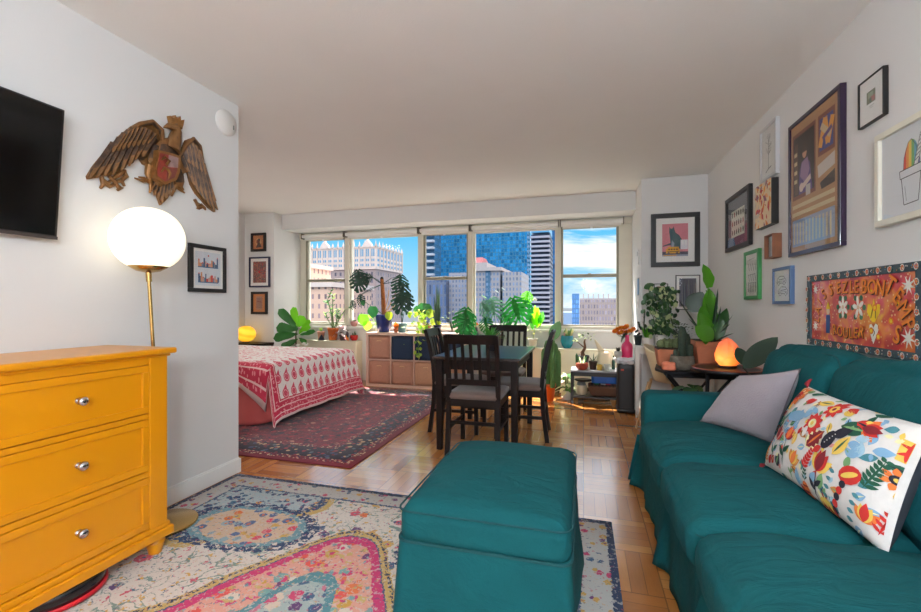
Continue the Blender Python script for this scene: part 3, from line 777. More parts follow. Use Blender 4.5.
for (a,b_) in ((2.83,3.01),(.66,.84)):
    m=MB(); m.rbox(L_((.80,(a+b_)/2,.37)),(.445,(b_-a)/2,.25),.045,n=22,wr=.004,bulge=(.004,.006,.006)); m.build('arm',TEAL,SF)
m=MB(); m.box(-.385,.45,-1.12,1.19,.10,.30); m.build('base',TEAL,SF,bevel=.01)
def sofaskirt(u,v):
    y=-1.14+u*2.36; ed=.0
    for yy in (2.97-1.80,2.08-1.8,1.48-1.8): ed=max(ed,math.exp(-((y-yy)/.035)**2))
    x=-.388-v*(.014+.008*sin(y*17))-v*ed*.06+.004*sin(y*43)*v
    return (x,y,.315-v*.305)
m=MB(); m.grid(sofaskirt,120,8,flip=True)
m.grid(lambda u,v:(-.415-v*.055+u*.9,1.22+v*.02+.01*sin(u*20)*v,.315-v*.305),30,6,flip=True); m.build('skirt',TEAL,SF,solid=.006)

# ---------------------------------------------------------------- pillows
def frame3(BL,BR,TL):
    BL,BR,TL=Vc(BL),Vc(BR),Vc(TL); X=(BR-BL); w=X.length; X.normalize(); Y=TL-BL; Y-=X*Y.dot(X); h=Y.length; Y.normalize(); Z=X.cross(Y)
    sk=(TL-BL)/h  # soft cushion slumped sideways
    M_=Matrix(((X.x,sk.x,Z.x),(X.y,sk.y,Z.y),(X.z,sk.z,Z.z))).to_4x4(); o=(BL+BR)/2+sk*h/2; return M_,w,h,o
def bil(m,w,h,BL,BR,TR,TL):
    BL,BR,TR,TL=map(Vc,(BL,BR,TR,TL)); o=(BL+BR+TR+TL)/4; N_=((BR-BL)+(TR-TL)).cross((TL-BL)+(TR-BR)).normalized()
    for i,p in enumerate(m.v):
        s,t=p[0]/w+.5,p[1]/h+.5
        m.v[i]=tuple((BL*(1-s)+BR*s)*(1-t)+(TL*(1-s)+TR*s)*t-o+N_*p[2])
    return o
def pz(u,v,t,e=.5): # u,v in -1..1
    return t*(max(0,(1-abs(u)**2.6))*max(0,(1-abs(v)**2.6)))**e
def pxy(u,v,w,h):
    k=.045
    return (u*w/2*(1-k*(1-v*v)),v*h/2*(1-k*1.4*(1-u*u)))
def pillow(m,w,h,t,mi=(0,0),n=26,wr=.004,seed=0):
    for s in (1,-1):
        def P_(a,b,s=s):
            u,v=2*a-1,2*b-1; x,y=pxy(u,v,w,h); q=pz(u,v,t)
            return (x,y,s*(q+wr*MN.noise(Vc((x*9+seed,y*9,s)))*min(1,q/t*2)))
        m.grid(P_,n,n,mi[0 if s>0 else 1],flip=s<0)
QG=((.633,2.70,.505),(.855,2.36,.505),(.875,2.145,.884),(.80,2.62,.781)); w,h=.43,.36
m=MB(); pillow(m,w+.02,h+.0,.075,wr=.006); 
GP=thing('throw_pillow','plain light grey square throw pillow against the sofa back','pillow',(0,0,0))
GP.location=bil(m,w+.01,h,*QG)
m.build('pillow_cover',pm('grey_linen',(168,158,166),.92,var=.04,vs=12,bump=.3,bs=160,sheen=.2),GP)
q=MB(); 
pts=[]
for (a,b_) in [(-1+2*k/30,-1) for k in range(30)]+[(1,-1+2*k/30) for k in range(30)]+[(1-2*k/30,1) for k in range(30)]+[(-1,1-2*k/30) for k in range(31)]:
    x,y=pxy(a,b_,w+.02,h); pts.append((x,y,0))
q.tube(pts,.003,6,cap=False); bil(q,w+.01,h,*QG); q.build('seam',pm('grey_seam',(120,112,118),.9),GP)

QF=((.713,2.02,.515),(.765,1.40,.505),(.885,1.445,.82),(.865,2.05,.818)); w,h=.63,.345
FP=thing('throw_pillow','long white pillow embroidered with colourful folk flowers and birds','pillow',(0,0,0))
FW,FH,FT=w+.03,h+.03,.085
PC={'w':(226,222,218),'r':(196,44,38),'d':(126,26,36),'o':(226,120,56),'y':(232,196,90),'g':(28,84,62),'l':(120,164,110),'b':(130,172,204),'n':(34,34,48),'c':(238,232,180),'p':(218,150,140),'s':(70,130,140),'h':(160,196,214),'t':(208,140,70)}
keys=list(PC); pmats=[pm('embroidery_'+k,PC[k],.9,var=.06,vs=40,bump=.15,bs=300) for k in keys]+[pm('charcoal_backing',(62,66,76),.9)]
K_={k:i for i,k in enumerate(keys)}
m=MB(); pillow(m,FW,FH,FT,(0,len(keys)),30)
def pmotif(pts,c,lay=1):
    pts=[(a*1.09,b*1.07) for a,b in pts]
    cx=sum(p[0] for p in pts)/len(pts); cy=sum(p[1] for p in pts)/len(pts)
    def pj(x,y):
        # invert pxy approximately
        u,v=x/(FW/2),y/(FH/2)
        for _ in range(3):
            a,b=pxy(u,v,FW,FH); u+=(x-a)/(FW/2); v+=(y-b)/(FH/2)
        u=max(-.985,min(.985,u)); v=max(-.985,min(.985,v)); a,b=pxy(u,v,FW,FH); q=pz(u,v,FT)
        return (a,b,q+.004*MN.noise(Vc((a*9,b*9,1)))*min(1,q/FT*2)+.0030+.0006*lay)
    n=len(pts); mid=[((p[0]+cx)/2,(p[1]+cy)/2) for p in pts]
    vs=[pj(*p) for p in pts]+[pj(*p) for p in mid]+[pj(cx,cy)]
    fs=[(i,(i+1)%n,n+(i+1)%n,n+i) for i in range(n)]+[(n+i,n+(i+1)%n,2*n) for i in range(n)]
    m.add(vs,fs,K_[c],True)
def lf(x,y,l,wd,a,c,c2=None,lay=1,n=7,tooth=0):
    a=R(a); ca,sa=cos(a),sin(a)
    L1=[(l*k/n,wd*sin(pi*(k/n)**.85)*(1+(tooth if k%2 else -tooth))) for k in range(n+1)]
    out=[(p,q) for p,q in L1]+[(p,-q) for p,q in L1[-2:0:-1]]
    pmotif([(x+p*ca-q*sa,y+p*sa+q*ca) for p,q in out],c,lay)
    if c2: lf(x+.08*l*ca,y+.08*l*sa,l*.84,wd*.18,math.degrees(a),c2,None,lay+1,5)
def ell(x,y,a,b,ang,c,lay=1,n=12):
    r=R(ang); pmotif([(x+a*cos(t)*cos(r)-b*sin(t)*sin(r),y+a*cos(t)*sin(r)+b*sin(t)*cos(r)) for t in [2*pi*k/n for k in range(n)]],c,lay)
def flower(x,y,r,c,c2,c3='y',n=7):
    for k in range(n): lf(x+.3*r*cos(2*pi*k/n),y+.3*r*sin(2*pi*k/n),r*.8,r*.26,360*k/n,c,None,1,5)
    ell(x,y,r*.45,r*.45,0,c2,3); ell(x,y,r*.2,r*.2,0,c3,4)
def fern(x,y,l,ang,c,n=6,wd=.02):
    r=R(ang); lf(x,y,l,.003,ang,c,None,1,4)
    for k in range(n):
        t=(k+.6)/n; px,py=x+l*t*cos(r),y+l*t*sin(r)
        for s in (-1,1): lf(px,py,wd*(1.2-.6*t),wd*.22,ang+s*55,c,None,1,4)
def tulip(x,y,s,ang,c,c2,c3):
    r=R(ang); 
    for da in (-38,38,-16,16,0): lf(x,y,s*(.9 if da else 1),s*.22,ang+da,{38:c,16:c2,0:c3}[abs(da)],None,1+(38-abs(da))//12,6)
def stalk(x,y,l,ang,c='g',leaves=True):
    lf(x,y,l,.003,ang,c,None,1,4)
    if leaves:
        r=R(ang)
        for t,s in ((.35,1),(.5,-1)): lf(x+l*t*cos(r),y+l*t*sin(r),l*.45,l*.09,ang+s*45,c,None,2,5)
# scene of motifs, x along the long side, y up (half extents about .33 x .19)
flower(-.235,.125,.050,'o','r','n',9); fern(-.285,.045,.075,60,'g'); flower(-.265,-.02,.034,'n','r','y',6); ell(-.235,.045,.022,.012,20,'d'); ell(-.22,.075,.018,.01,-30,'y')
for (x,y) in ((-.225,.015),(-.205,-.005),(-.225,-.03)): pmotif([(x-.014,y),(x,y-.02),(x+.014,y),(x,y+.02)],'g')
fern(-.30,-.12,.07,70,'r',6,.018); fern(-.25,-.155,.06,80,'t',5,.02); lf(-.29,-.05,.05,.013,30,'b')
# blue horse
ell(-.125,.055,.050,.022,12,'b',2); lf(-.085,.06,.055,.015,48,'b',None,2); ell(-.045,.098,.020,.009,-20,'b',3)
for x in (-.16,-.148,-.105,-.092): lf(x,.05,.062,.006,-95,'b',None,1,4)
lf(-.17,.062,.05,.007,-120,'s',None,2); lf(-.085,.08,.05,.006,55,'h',None,3)
tulip(-.185,-.055,.060,80,'r','p','d'); stalk(-.185,-.135,.08,88)
tulip(-.105,-.035,.055,85,'d','r','o'); stalk(-.105,-.13,.10,90); lf(-.15,-.01,.05,.013,10,'b'); lf(-.15,-.14,.05,.018,65,'n','l')
flower(-.015,.055,.038,'r','c','y',10); ell(-.03,.02,.010,.02,0,'w',2)
lf(-.14,.115,.045,.014,20,'r'); lf(-.07,.13,.06,.014,10,'y','g'); flower(.02,.125,.034,'r','y','d',8); lf(.06,.145,.05,.013,-10,'r'); lf(-.17,.15,.05,.013,20,'g'); ell(.085,.13,.02,.012,0,'y',1)
lf(.005,-.02,.085,.024,55,'d','o',1,9,.25); lf(.0,-.025,.09,.032,55,'c',None,0)
tulip(-.045,-.10,.055,70,'t','y','o'); stalk(-.055,-.15,.05,80,'l'); fern(.02,-.09,.07,75,'r',6,.022); lf(-.01,-.15,.05,.014,95,'b')
# dark bird
ell(.085,.03,.034,.022,70,'n',2); lf(.09,.045,.075,.017,35,'n',None,2); lf(.07,.0,.04,.012,-140,'r',None,1); ell(.078,.01,.012,.011,0,'n',3)
for k in range(5): ell(.078+.006*k,.018+.009*k,.003,.002,0,'w',4,6)
lf(.12,-.005,.08,.020,65,'y','g'); lf(.10,.085,.10,.024,8,'g','l'); lf(.14,.115,.07,.018,-5,'r','n'); tulip(.17,.105,.06,5,'o','r','d')
tulip(.085,-.075,.075,80,'y','r','d'); stalk(.078,-.16,.085,85,'n'); 
ell(.03,-.150,.018,.026,0,'o',2); fern(.03,-.125,.035,90,'g',3,.016)
for k in range(3): ell(.03,-.165+.014*k,.017,.0025,8,'d',3)
# drum and baton
ell(.195,-.035,.034,.026,30,'r',2); ell(.195,-.035,.026,.008,30,'y',3)
for k in range(5): ell(.183-.006*k,-.068-.02*k,.011,.010,60,('n','r')[k%2],2)
for k in range(4): 
    lf(.150-.004*k,-.05-.025*k,.022,.006,170,'s'); lf(.215-.004*k,-.075-.022*k,.022,.006,-10,'s')
ell(.125,-.158,.034,.026,0,'y',2)
for k in range(3): pmotif([(.10+.022*k,-.158),(.111+.022*k,-.172),(.122+.022*k,-.158),(.111+.022*k,-.144)],'r',3)
lf(.06,-.115,.04,.013,60,'b'); lf(.10,-.12,.05,.014,80,'l'); lf(.155,.045,.045,.013,10,'b'); lf(.17,.065,.05,.013,30,'h'); lf(.17,.01,.05,.014,50,'b'); lf(.225,.055,.05,.013,20,'b')
lf(.20,.02,.05,.014,100,'h'); fern(.235,-.05,.10,75,'g',7,.026); pmotif([(.27,.06),(.31,.06),(.31,.12),(.27,.12)],'y',1); lf(.27,.075,.05,.005,30,'r',None,2); lf(.27,.105,.05,.005,-10,'r',None,2); lf(.285,.06,.06,.005,85,'r',None,2)
fern(.285,-.14,.09,80,'r',6,.02); tulip(.255,-.13,.05,90,'o','y','r'); flower(.285,.01,.028,'o','n','y',7); lf(-.06,.0,.03,.009,80,'r'); lf(-.085,.005,.03,.009,-60,'y'); ell(-.20,.155,.018,.009,0,'l',1); ell(-.28,.155,.018,.009,30,'y',1); lf(-.30,.12,.03,.01,-60,'l')
random.seed(3)
for (i_,j_) in [(i,j) for i in range(11) for j in range(6)]:
    x,y=-.295+.059*i_+random.uniform(-.02,.02),-.155+.062*j_+random.uniform(-.02,.02); lf(x,y,random.uniform(.03,.05),.011,random.uniform(0,360),random.choice(['b','y','r','g','l','t','s']),random.choice([None,'n','l','c']),-1,6)
for k in range(40):
    x,y=random.uniform(-.29,.29),random.uniform(-.16,.16); lf(x,y,.022,.006,random.uniform(0,360),random.choice(['b','y','c','p','l','h']),None,1,4)
FP.location=bil(m,FW-.02,FH-.02,*QF); m.build('pillow_cover',pmats,FP)
for (u,v) in ((-1,-1),(1,-1),(-1,1),(1,1)):
    x,y=pxy(u,v,FW,FH); q=MB()
    for k in range(9):
        a=math.atan2(v,u)+R(-28+7*k); q.tube([(x,y,0),(x+.018*cos(a),y+.018*sin(a),.004*sin(k)),(x+.036*cos(a),y+.036*sin(a),-.004)],[.004,.003,.003],5)
    q.lathe([(.0,-.006),(.008,0),(.0,.006)],(x,y,0),8); bil(q,FW-.02,FH-.02,*QF); q.build('tassel',M((150,34,44),.9),FP)

# ---------------------------------------------------------------- pictures
def picture(name,label,P0,face,w,h,fw,dep,fmat,matc,mb_,art,artmats,group=None,glass=True,mat_col=(236,234,230)):
    rz={'L':R(90),'R':R(-90),'F':0}[face]
    t=thing(name,label,'picture',P0,rz,group)
    m=MB(); W,Hh=w/2,h/2
    m.box(-W,W,-dep,0,Hh-fw,Hh); m.box(-W,W,-dep,0,-Hh,-Hh+fw); m.box(-W,-W+fw,-dep,0,-Hh+fw,Hh-fw); m.box(W-fw,W,-dep,0,-Hh+fw,Hh-fw)
    m.build('frame',fmat,t,bevel=.0025)
    d=dep-.006 if dep<.03 else dep-.012
    if mb_:
        m=MB(); m.box(-W+fw,W-fw,-d+.004,-.002,-Hh+fw,Hh-fw); m.build('mat_board',M(mat_col,.85,var=.0),t)
        iw,ih=W-fw-mb_,Hh-fw-mb_
    else: iw,ih=W-fw,Hh-fw
    m=MB(); m.box(-iw,iw,-d+.0025,-d+.0045,-ih,ih); 
    A=Art(m,iw,ih,-d+.0023); art(A); m.build('print',artmats,t)
    if glass:
        m=MB(); m.box(-W+fw*.9,W-fw*.9,-d-.0015,-d-.0005,-Hh+fw*.9,Hh-fw*.9); m.build('glazing',PGLASS,t)
    return t
class Art:
    def __init__(s,m,iw,ih,y): s.m=m; s.iw=iw; s.ih=ih; s.y=y; s.k=0
    dx=0
    def P(s,pts,mi):
        s.k+=1; pts=[(u+s.dx,v) for u,v in pts]; n=len(pts)
        a=sum(pts[i][0]*pts[(i+1)%n][1]-pts[(i+1)%n][0]*pts[i][1] for i in range(n))
        if a<0: pts=pts[::-1]
        y=s.y-.00002*s.k
        s.m.poly([(max(-1,min(1,u))*s.iw,y,max(-1,min(1,v))*s.ih) for u,v in pts],mi)
    def R(s,a,b,c,d,mi): s.P([(a,c),(b,c),(b,d),(a,d)],mi)
    def E(s,x,y,rx,ry,mi,n=14): s.P([(x+rx*cos(2*pi*k/n),y+ry*sin(2*pi*k/n)) for k in range(n)],mi)
    def Ln(s,pts,w,mi):
        for (a,b),(c,d) in zip(pts,pts[1:]):
            L=math.hypot((c-a)*s.iw,(d-b)*s.ih) or 1; nx,ny=-(d-b)*s.ih/L*w,(c-a)*s.iw/L*w
            s.P([(a+nx/s.iw,b+ny/s.ih),(c+nx/s.iw,d+ny/s.ih),(c-nx/s.iw,d-ny/s.ih),(a-nx/s.iw,b-ny/s.ih)],mi)
PM=lambda *c: [M(q,.6,var=.02) for q in c]
KF=pm('black_frame_wood',(26,23,23),.4,var=.1); NF=pm('navy_frame_wood',(30,34,70),.4); 
# left wall
def art_city(A):
    for r,(y0,hh) in enumerate(((.12,.55),(-.78,.62))):
        A.R(-.8,.8,y0-.06,y0,4)
        random.seed(11+r)
        x=-.8
        while x<.72:
            w=random.uniform(.08,.17); h_=random.uniform(.25,1)*hh; c=random.choice([1,2,3,5,6] if r else [3,5,6,2]); A.R(x,x+w,y0,y0+h_,c)
            if random.random()<.5: A.P([(x,y0+h_),(x+w,y0+h_),(x+w/2,y0+h_+.1)],1)
            x+=w*.95
    A.E(.0,.78,.06,.05,1)
picture('framed_picture','small black framed print of two colourful skylines beside the globe lamp',(XL,2.20,1.384),'L',.275,.295,.024,.025,KF,1,.018,art_city,PM((214,220,226),(206,70,60),(214,150,110),(70,96,130),(60,110,150),(200,160,150),(120,130,150)))
# left pier (front y=5.4): three stacked
def art_p1(A): A.R(-1,1,-1,1,1); A.E(0,.0,.55,.6,2); A.E(.1,.3,.25,.25,3); A.P([(-.5,-.8),(.6,-.7),(.1,.3)],3); A.E(-.2,.1,.2,.3,4)
picture('framed_picture','black framed ochre figure picture, top of three stacked on the left pier',(-4.66,5.4,2.10),'F',.26,.275,.035,.03,KF,0,0,art_p1,PM((150,98,60),(176,112,70),(196,150,100),(70,50,44),(120,60,50)),'pictures stacked on the left pier')
def art_p2(A):
    random.seed(5)
    for i in range(14):
        for j in range(18):
            x,y=-1+2*(i+.5)/14,-1+2*(j+.5)/18
            A.E(x+random.uniform(-.02,.02),y,.05,.045,random.choice([1,2,3,4,5]),6)
    A.E(0,0,.16,.12,1)
picture('framed_picture','navy framed red carpet-like print, middle of three stacked on the left pier',(-4.64,5.4,1.655),'F',.365,.45,.022,.03,NF,1,.045,art_p2,PM((142,88,84),(190,60,60),(90,110,90),(200,150,110),(80,70,90),(170,100,90)),'pictures stacked on the left pier')
def art_p3(A): A.R(-.5,.5,-.75,.75,1); [A.Ln([(-.4+.2*k,-.6),(-.35+.2*k,.6)],.004,2) for k in range(5)]; A.Ln([(-.4,.2),(.4,.1)],.004,3)
picture('framed_picture','black framed tan panel picture, lowest of three stacked on the left pier',(-4.645,5.4,1.195),'F',.285,.335,.035,.03,KF,0,0,art_p3,PM((196,124,70),(170,130,110),(110,80,90),(140,60,60)),'pictures stacked on the left pier')
# right pier (front y=5.07)
def art_cat(A):
    A.R(-1,1,-1,-.72,2); 
    A.P([(-.30,-.55),(-.36,-.1),(-.42,.30),(-.46,.52),(-.44,.82),(-.34,.70),(-.22,.70),(-.10,.84),(-.04,.60),(.04,.44),(.30,.30),(.50,.05),(.62,-.25),(.60,-.58)],1)
    A.P([(-.95,-.34),(-.35,-.18),(-.30,-.30),(-.6,-.34),(-.94,-.40)],1)
    A.P([(-.25,.0),(-.05,-.2),(-.10,-.5),(-.3,-.4)],5)
    A.R(-.7,.35,-.82,-.52,3); A.R(-.55,.30,-.55,-.42,3); A.E(-.5,-.82,.09,.07,2); A.E(.15,-.82,.09,.07,2); A.R(-.6,.3,-.74,-.70,6)
    for k in range(4): A.R(-.52+.2*k,-.40+.2*k,-.62,-.54,6)
    A.R(.42,.98,-.58,.0,4); A.R(.5,.65,-.3,-.05,7); A.R(.75,.9,-.35,-.05,7); A.R(-1,1,-1,-.9,5); A.R(-.9,.1,-.97,-.92,3)
picture('framed_picture','large black framed print of a grey cat over a yellow taxi on pink',(.937,5.07,1.853),'F',.475,.57,.05,.03,KF,1,.062,art_cat,PM((214,130,140),(66,92,98),(70,66,84),(222,160,40),(220,214,220),(150,160,176),(60,50,50),(232,226,226)))
def art_ab(A):
    random.seed(8)
    for k in range(26): x=-1+2*k/26; A.P([(x,-1),(x+.09,-1),(x+.12*random.uniform(-.5,1),random.uniform(-.2,1)),(x+.02,random.uniform(.3,1))],random.choice([1,2,3,4,5]))
picture('framed_picture','thin black framed abstract grey print half hidden behind the tall green leaves',(1.06,5.07,1.293),'F',.235,.37,.008,.02,KF,1,.028,art_ab,PM((96,96,110),(70,76,100),(140,130,140),(100,120,140),(90,70,80),(160,150,140)))
def art_sm(A): A.R(-.8,.8,-.2,.8,1); A.E(0,0,.4,.4,2); A.E(.2,.4,.2,.2,3)
picture('framed_picture','little thin framed red picture behind the climbing plant on the right pier',(.80,5.07,1.30),'F',.14,.18,.007,.018,KF,1,.022,art_sm,PM((190,150,130),(140,70,56),(200,170,150),(90,90,60)))
# pier reveal (x = .605 faces left): small items
def rev(label,y,z,w,h,c,name='postcard',cat='card'):
    t=MB(); t.box(.599,.6045,y-w/2,y+w/2,z-h/2,z+h/2); t.box(.5975,.599,y-w/2+.01,y+w/2-.01,z-h/2+.01,z+h/2-.01,1)
    o=t.build(name,[M((150,150,150),.5),M(c,.5,var=.2,vs=30)],bevel=.001); tag(o,label,cat); return o
rev('small blue postcard on the side of the right pier',5.30,1.37,.13,.20,(70,150,200))
t=MB(); t.box(.592,.6045,5.27,5.35,1.62,1.79); t.box(.590,.592,5.285,5.335,1.72,1.77,1); o=t.build('thermostat',[WHITE,M((150,150,150),.4)],bevel=.003); tag(o,'white wall thermostat on the side of the right pier above the postcard','thermostat')
t=MB(); t.box(.598,.6045,5.27,5.34,1.13,1.24); t.box(.593,.598,5.295,5.315,1.17,1.20,1); o=t.build('light_switch',[WHITE,M((190,190,186),.4)],bevel=.002); tag(o,'white light switch plate on the side of the right pier below the postcard','switch')
# right wall
XF=XR
def art_stamp(A):
    A.R(-1,1,-1,1,4); A.P([(-1,-.75),(.0,-1),(1,-1),(1,-.2),(-.2,-.6)],5); A.P([(-1,-1),(-.2,-1),(-.4,-.55),(-1,-.65)],6)
    A.R(-.62,.62,-.62,.50,1)
    for r in range(3):
        for k in range(6): A.E(-.5+.2*k,.32-.37*r,.055,.12,(2,3)[(k+r)%5==1],8); 
    for s in (-.75,.7): A.R(s-.05,s+.05,-.05,.2,2)
picture('framed_picture','black framed sheet of three rows of small dark figures on the right wall',(XF,4.12,1.862),'R',.585,.473,.035,.03,KF,0,0,art_stamp,PM((60,62,70),(222,220,206),(60,60,50),(160,60,60),(96,98,106),(130,60,90),(70,110,150)))
def art_tree(A):
    A.Ln([(0,-.72),(.02,.1),(.0,.5)],.003,1); A.Ln([(-.4,-.8),(0,-.70),(.4,-.66)],.004,1); random.seed(2)
    for k in range(26):
        t=random.uniform(-.15,.75); s=random.choice([-1,1]); x=s*random.uniform(.05,.42)*(1-abs(t-.25)*.8); A.Ln([(0,t-.15),(x,t)],.0012,1); A.E(x,t,.07,.045,2,8); A.E(x,t,.055,.03,0,8)
picture('framed_picture','white framed line drawing of a small tree high on the right wall',(XF,3.49,2.225),'R',.28,.38,.022,.025,pm('silver_white_frame',(200,200,202),.35),0,0,art_tree,PM((226,226,224),(110,110,112),(140,140,142)))
def art_patch(A):
    random.seed(21)
    for i in range(70):
        x,y=random.uniform(-1,1),random.uniform(-1,1); a=random.uniform(0,pi); r=random.uniform(.08,.3); A.P([(x+r*cos(a),y+r*sin(a)),(x-r*.5*sin(a),y+r*.5*cos(a)),(x-r*cos(a),y-r*sin(a)),(x+r*.4*sin(a),y-r*.4*cos(a))],random.choice([1,2,3,4,5,6]))
t=thing('canvas_picture','orange and red patchwork print on a deep black edged block, right wall','picture',(XF,3.508,1.86),R(-90))
m=MB(); m.box(-.142,.142,-.045,0,-.155,.155); m.build('block',KF,t,bevel=.002)
m=MB(); m.box(-.141,.141,-.0465,-.045,-.153,.153); A=Art(m,.141,.153,-.0467); art_patch(A); m.build('print',PM((226,206,170),(214,120,50),(190,60,60),(226,150,60),(200,190,180),(140,90,110),(230,170,120)),t)
t=thing('wooden_box_frame','small open brown wooden box hung on the right wall','box',(XF,3.388,1.553),R(-90))
WDB=pm('walnut',(128,78,50),.5,var=.2,vs=20)
m=MB(); m.box(-.068,.068,-.004,0,-.08,.08); m.box(-.068,.068,-.055,-.004,.073,.08); m.box(-.068,.068,-.055,-.004,-.08,-.073); m.box(-.068,-.061,-.055,-.004,-.073,.073); m.box(.061,.068,-.055,-.004,-.073,.073); m.build('box_case',WDB,t,bevel=.001)
m=MB(); m.box(-.06,.06,-.03,-.004,-.07,.07); A=Art(m,.058,.068,-.0305)
for k in range(9): A.P([(-.9+.2*k,-1),(-.75+.2*k,-1),(-.7+.2*k,1),(-.95+.2*k,.6)],1+k%2)
m.build('picture_card',PM((190,190,196),(80,86,96),(226,226,226)),t)
def art_music(A):
    if 1:
        A.R(-1,1,-1,1,0); A.R(-.92,.12,-.18,.86,1); A.R(-.86,.06,-.12,.80,2)
        A.P([(-.62,-.12),(-.60,.22),(-.50,.36),(-.30,.40),(-.12,.30),(-.02,-.12)],3); A.P([(-.48,.36),(-.56,.16),(-.30,.0),(-.14,.20),(-.22,.40)],4)
        A.E(-.36,.50,.10,.095,5); A.P([(-.48,.58),(-.36,.68),(-.24,.58),(-.26,.50),(-.46,.50)],6)
        A.P([(-.56,.0),(-.1,.12),(-.08,.04),(-.5,-.08)],7); A.E(-.5,-.02,.1,.07,7)
        A.R(-.80,-.66,-.1,.7,8); [A.R(-.84,-.7,.5-.14*k,.56-.14*k,9) for k in range(4)]
        A.R(-.30,-.10,-.18,-.02,10)
        A.R(.22,.86,.28,.86,1); A.R(.28,.80,.34,.80,11); A.Ln([(.3,.4),(.5,.78),(.6,.4),(.78,.74)],.02,12); A.Ln([(.34,.7),(.7,.5)],.018,9); A.Ln([(.4,.5),(.75,.6)],.012,3)
        A.P([(.20,.16),(.86,.24),(.86,.06),(.24,-.02)],10); A.P([(.3,-.10),(.86,.0),(.86,-.18),(.36,-.20)],6)
        A.R(-.92,.86,-.32,-.26,9); A.R(-.92,.86,-.44,-.38,9)
        A.R(-.92,.86,-.92,-.5,13); [A.R(-.86+.14*k,-.80+.14*k,-.88,-.55,9) for k in range(12)]
picture('framed_picture','large purple framed festival poster with a standing musician, biggest on the right wall',(XF,2.875,1.857),'R',.57,.81,.024,.029,pm('purple_frame',(40,18,52),.3,var=.05,coat=.4),0,0,art_music,PM((176,134,92),(120,60,44),(34,30,34),(84,60,130),(150,120,160),(200,150,120),(50,34,30),(220,200,190),(90,60,50),(206,190,150),(196,190,186),(40,60,140),(226,160,60),(150,164,190)))
def art_tiny(A):
    A.R(-.42,.30,-.14,.42,1); A.R(-.3,.1,.1,.35,2); A.R(-.1,.25,-.08,.14,3); A.E(-.1,.0,.1,.12,4); A.Ln([(-.2,-.28),(.2,-.26)],.001,1); A.Ln([(-.1,-.36),(.1,-.35)],.001,1)
picture('framed_picture','thin black framed white sheet with one tiny green and pink print',(XF,2.372,2.078),'R',.18,.21,.005,.022,KF,0,0,art_tiny,PM((236,236,234),(120,130,112),(150,170,150),(170,110,110),(90,110,100)))
def art_cone(A):
    A.dx=-.17; cols_=[2,3,4,5,6,7]; n=6
    for k in range(n):
        x0,x1=-.10+.50*k/n,-.10+.50*(k+1)/n
        f=lambda x:-.02+.68*math.sqrt(max(0,1-((x-.15)/.26)**2))
        A.P([(x0,-.04),(x1,-.04),(x1,f(x1)),((x0+x1)/2,f((x0+x1)/2)),(x0,f(x0))],cols_[k])
    A.Ln([(-.10,.0),(-.08,.3),(.05,.62),(.15,.67),(.28,.5),(.38,.2),(.41,.0)],.0012,1)
    A.P([(.22,.04),(.42,.72),(.54,.70),(.33,.02)],0); A.Ln([(.22,.04),(.42,.72),(.54,.70),(.33,.02)],.0014,1)
    for k in range(6): A.Ln([(.25+.033*k,.14+.1*k),(.37+.030*k,.20+.1*k)],.0016,1)
    A.P([(-.22,.02),(-.20,-.16),(.48,-.13),(.50,.06)],0); A.Ln([(-.22,.02),(-.20,-.16),(.48,-.13),(.50,.06),(-.22,.02)],.0018,1)
    A.Ln([(-.16,-.16),(-.08,-.78),(.36,-.76),(.43,-.13)],.0018,1); A.Ln([(-.05,-.35),(.0,-.7)],.001,1)
    for k in range(2): A.R(-1,1,-.62-.16*k,-.56-.16*k,8) if 0 else None
picture('framed_picture','cream framed drawing of a rainbow shaved ice in a paper cup with straw',(XF,2.12,1.692),'R',.41,.40,.026,.03,pm('cream_frame',(226,222,206),.4),0,0,art_cone,PM((216,220,224),(60,60,66),(214,70,66),(226,140,70),(228,196,90),(120,176,110),(90,160,190),(110,120,180),(200,206,212)))
def art_green(A):
    A.Ln([(-.5,.75),(.5,.78)],.0015,1)
    for r in range(3):
        for k in range(4): x=-.55+.36*k; A.Ln([(x,.55-.5*r),(x+.08,.35-.5*r),(x+.16,.2-.5*r)],.004,1) if r<2 else A.R(x,x+.13,-.82,-.35,2)
    A.Ln([(-.6,.0),(.6,.04)],.002,1)
picture('framed_picture','bright green framed page of small pen drawings on the right wall',(XF,3.803,1.388),'R',.30,.375,.028,.025,pm('green_frame',(58,140,76),.4),0,0,art_green,PM((222,220,214),(96,94,96),(80,80,84)))
def art_car(A):
    for (cx,cy) in ((-.1,.35),(.1,-.35)):
        A.Ln([(cx-.6,cy-.15),(cx-.5,cy+.1),(cx-.2,cy+.28),(cx+.3,cy+.25),(cx+.6,cy),(cx+.55,cy-.2),(cx-.6,cy-.15)],.002,1)
        for k in (-.35,.35): A.E(cx+k,cy-.2,.14,.12,1,12); A.E(cx+k,cy-.2,.11,.09,0,12)
        A.Ln([(cx-.3,cy+.05),(cx+.4,cy+.08)],.002,1); A.Ln([(cx-.5,cy-.05),(cx+.5,cy-.05)],.001,1)
picture('framed_picture','blue framed sheet with two looping ink sketches on the right wall',(XF,3.274,1.282),'R',.27,.24,.02,.025,pm('blue_frame',(84,110,150),.4),0,0,art_car,PM((226,228,230),(96,104,104)))

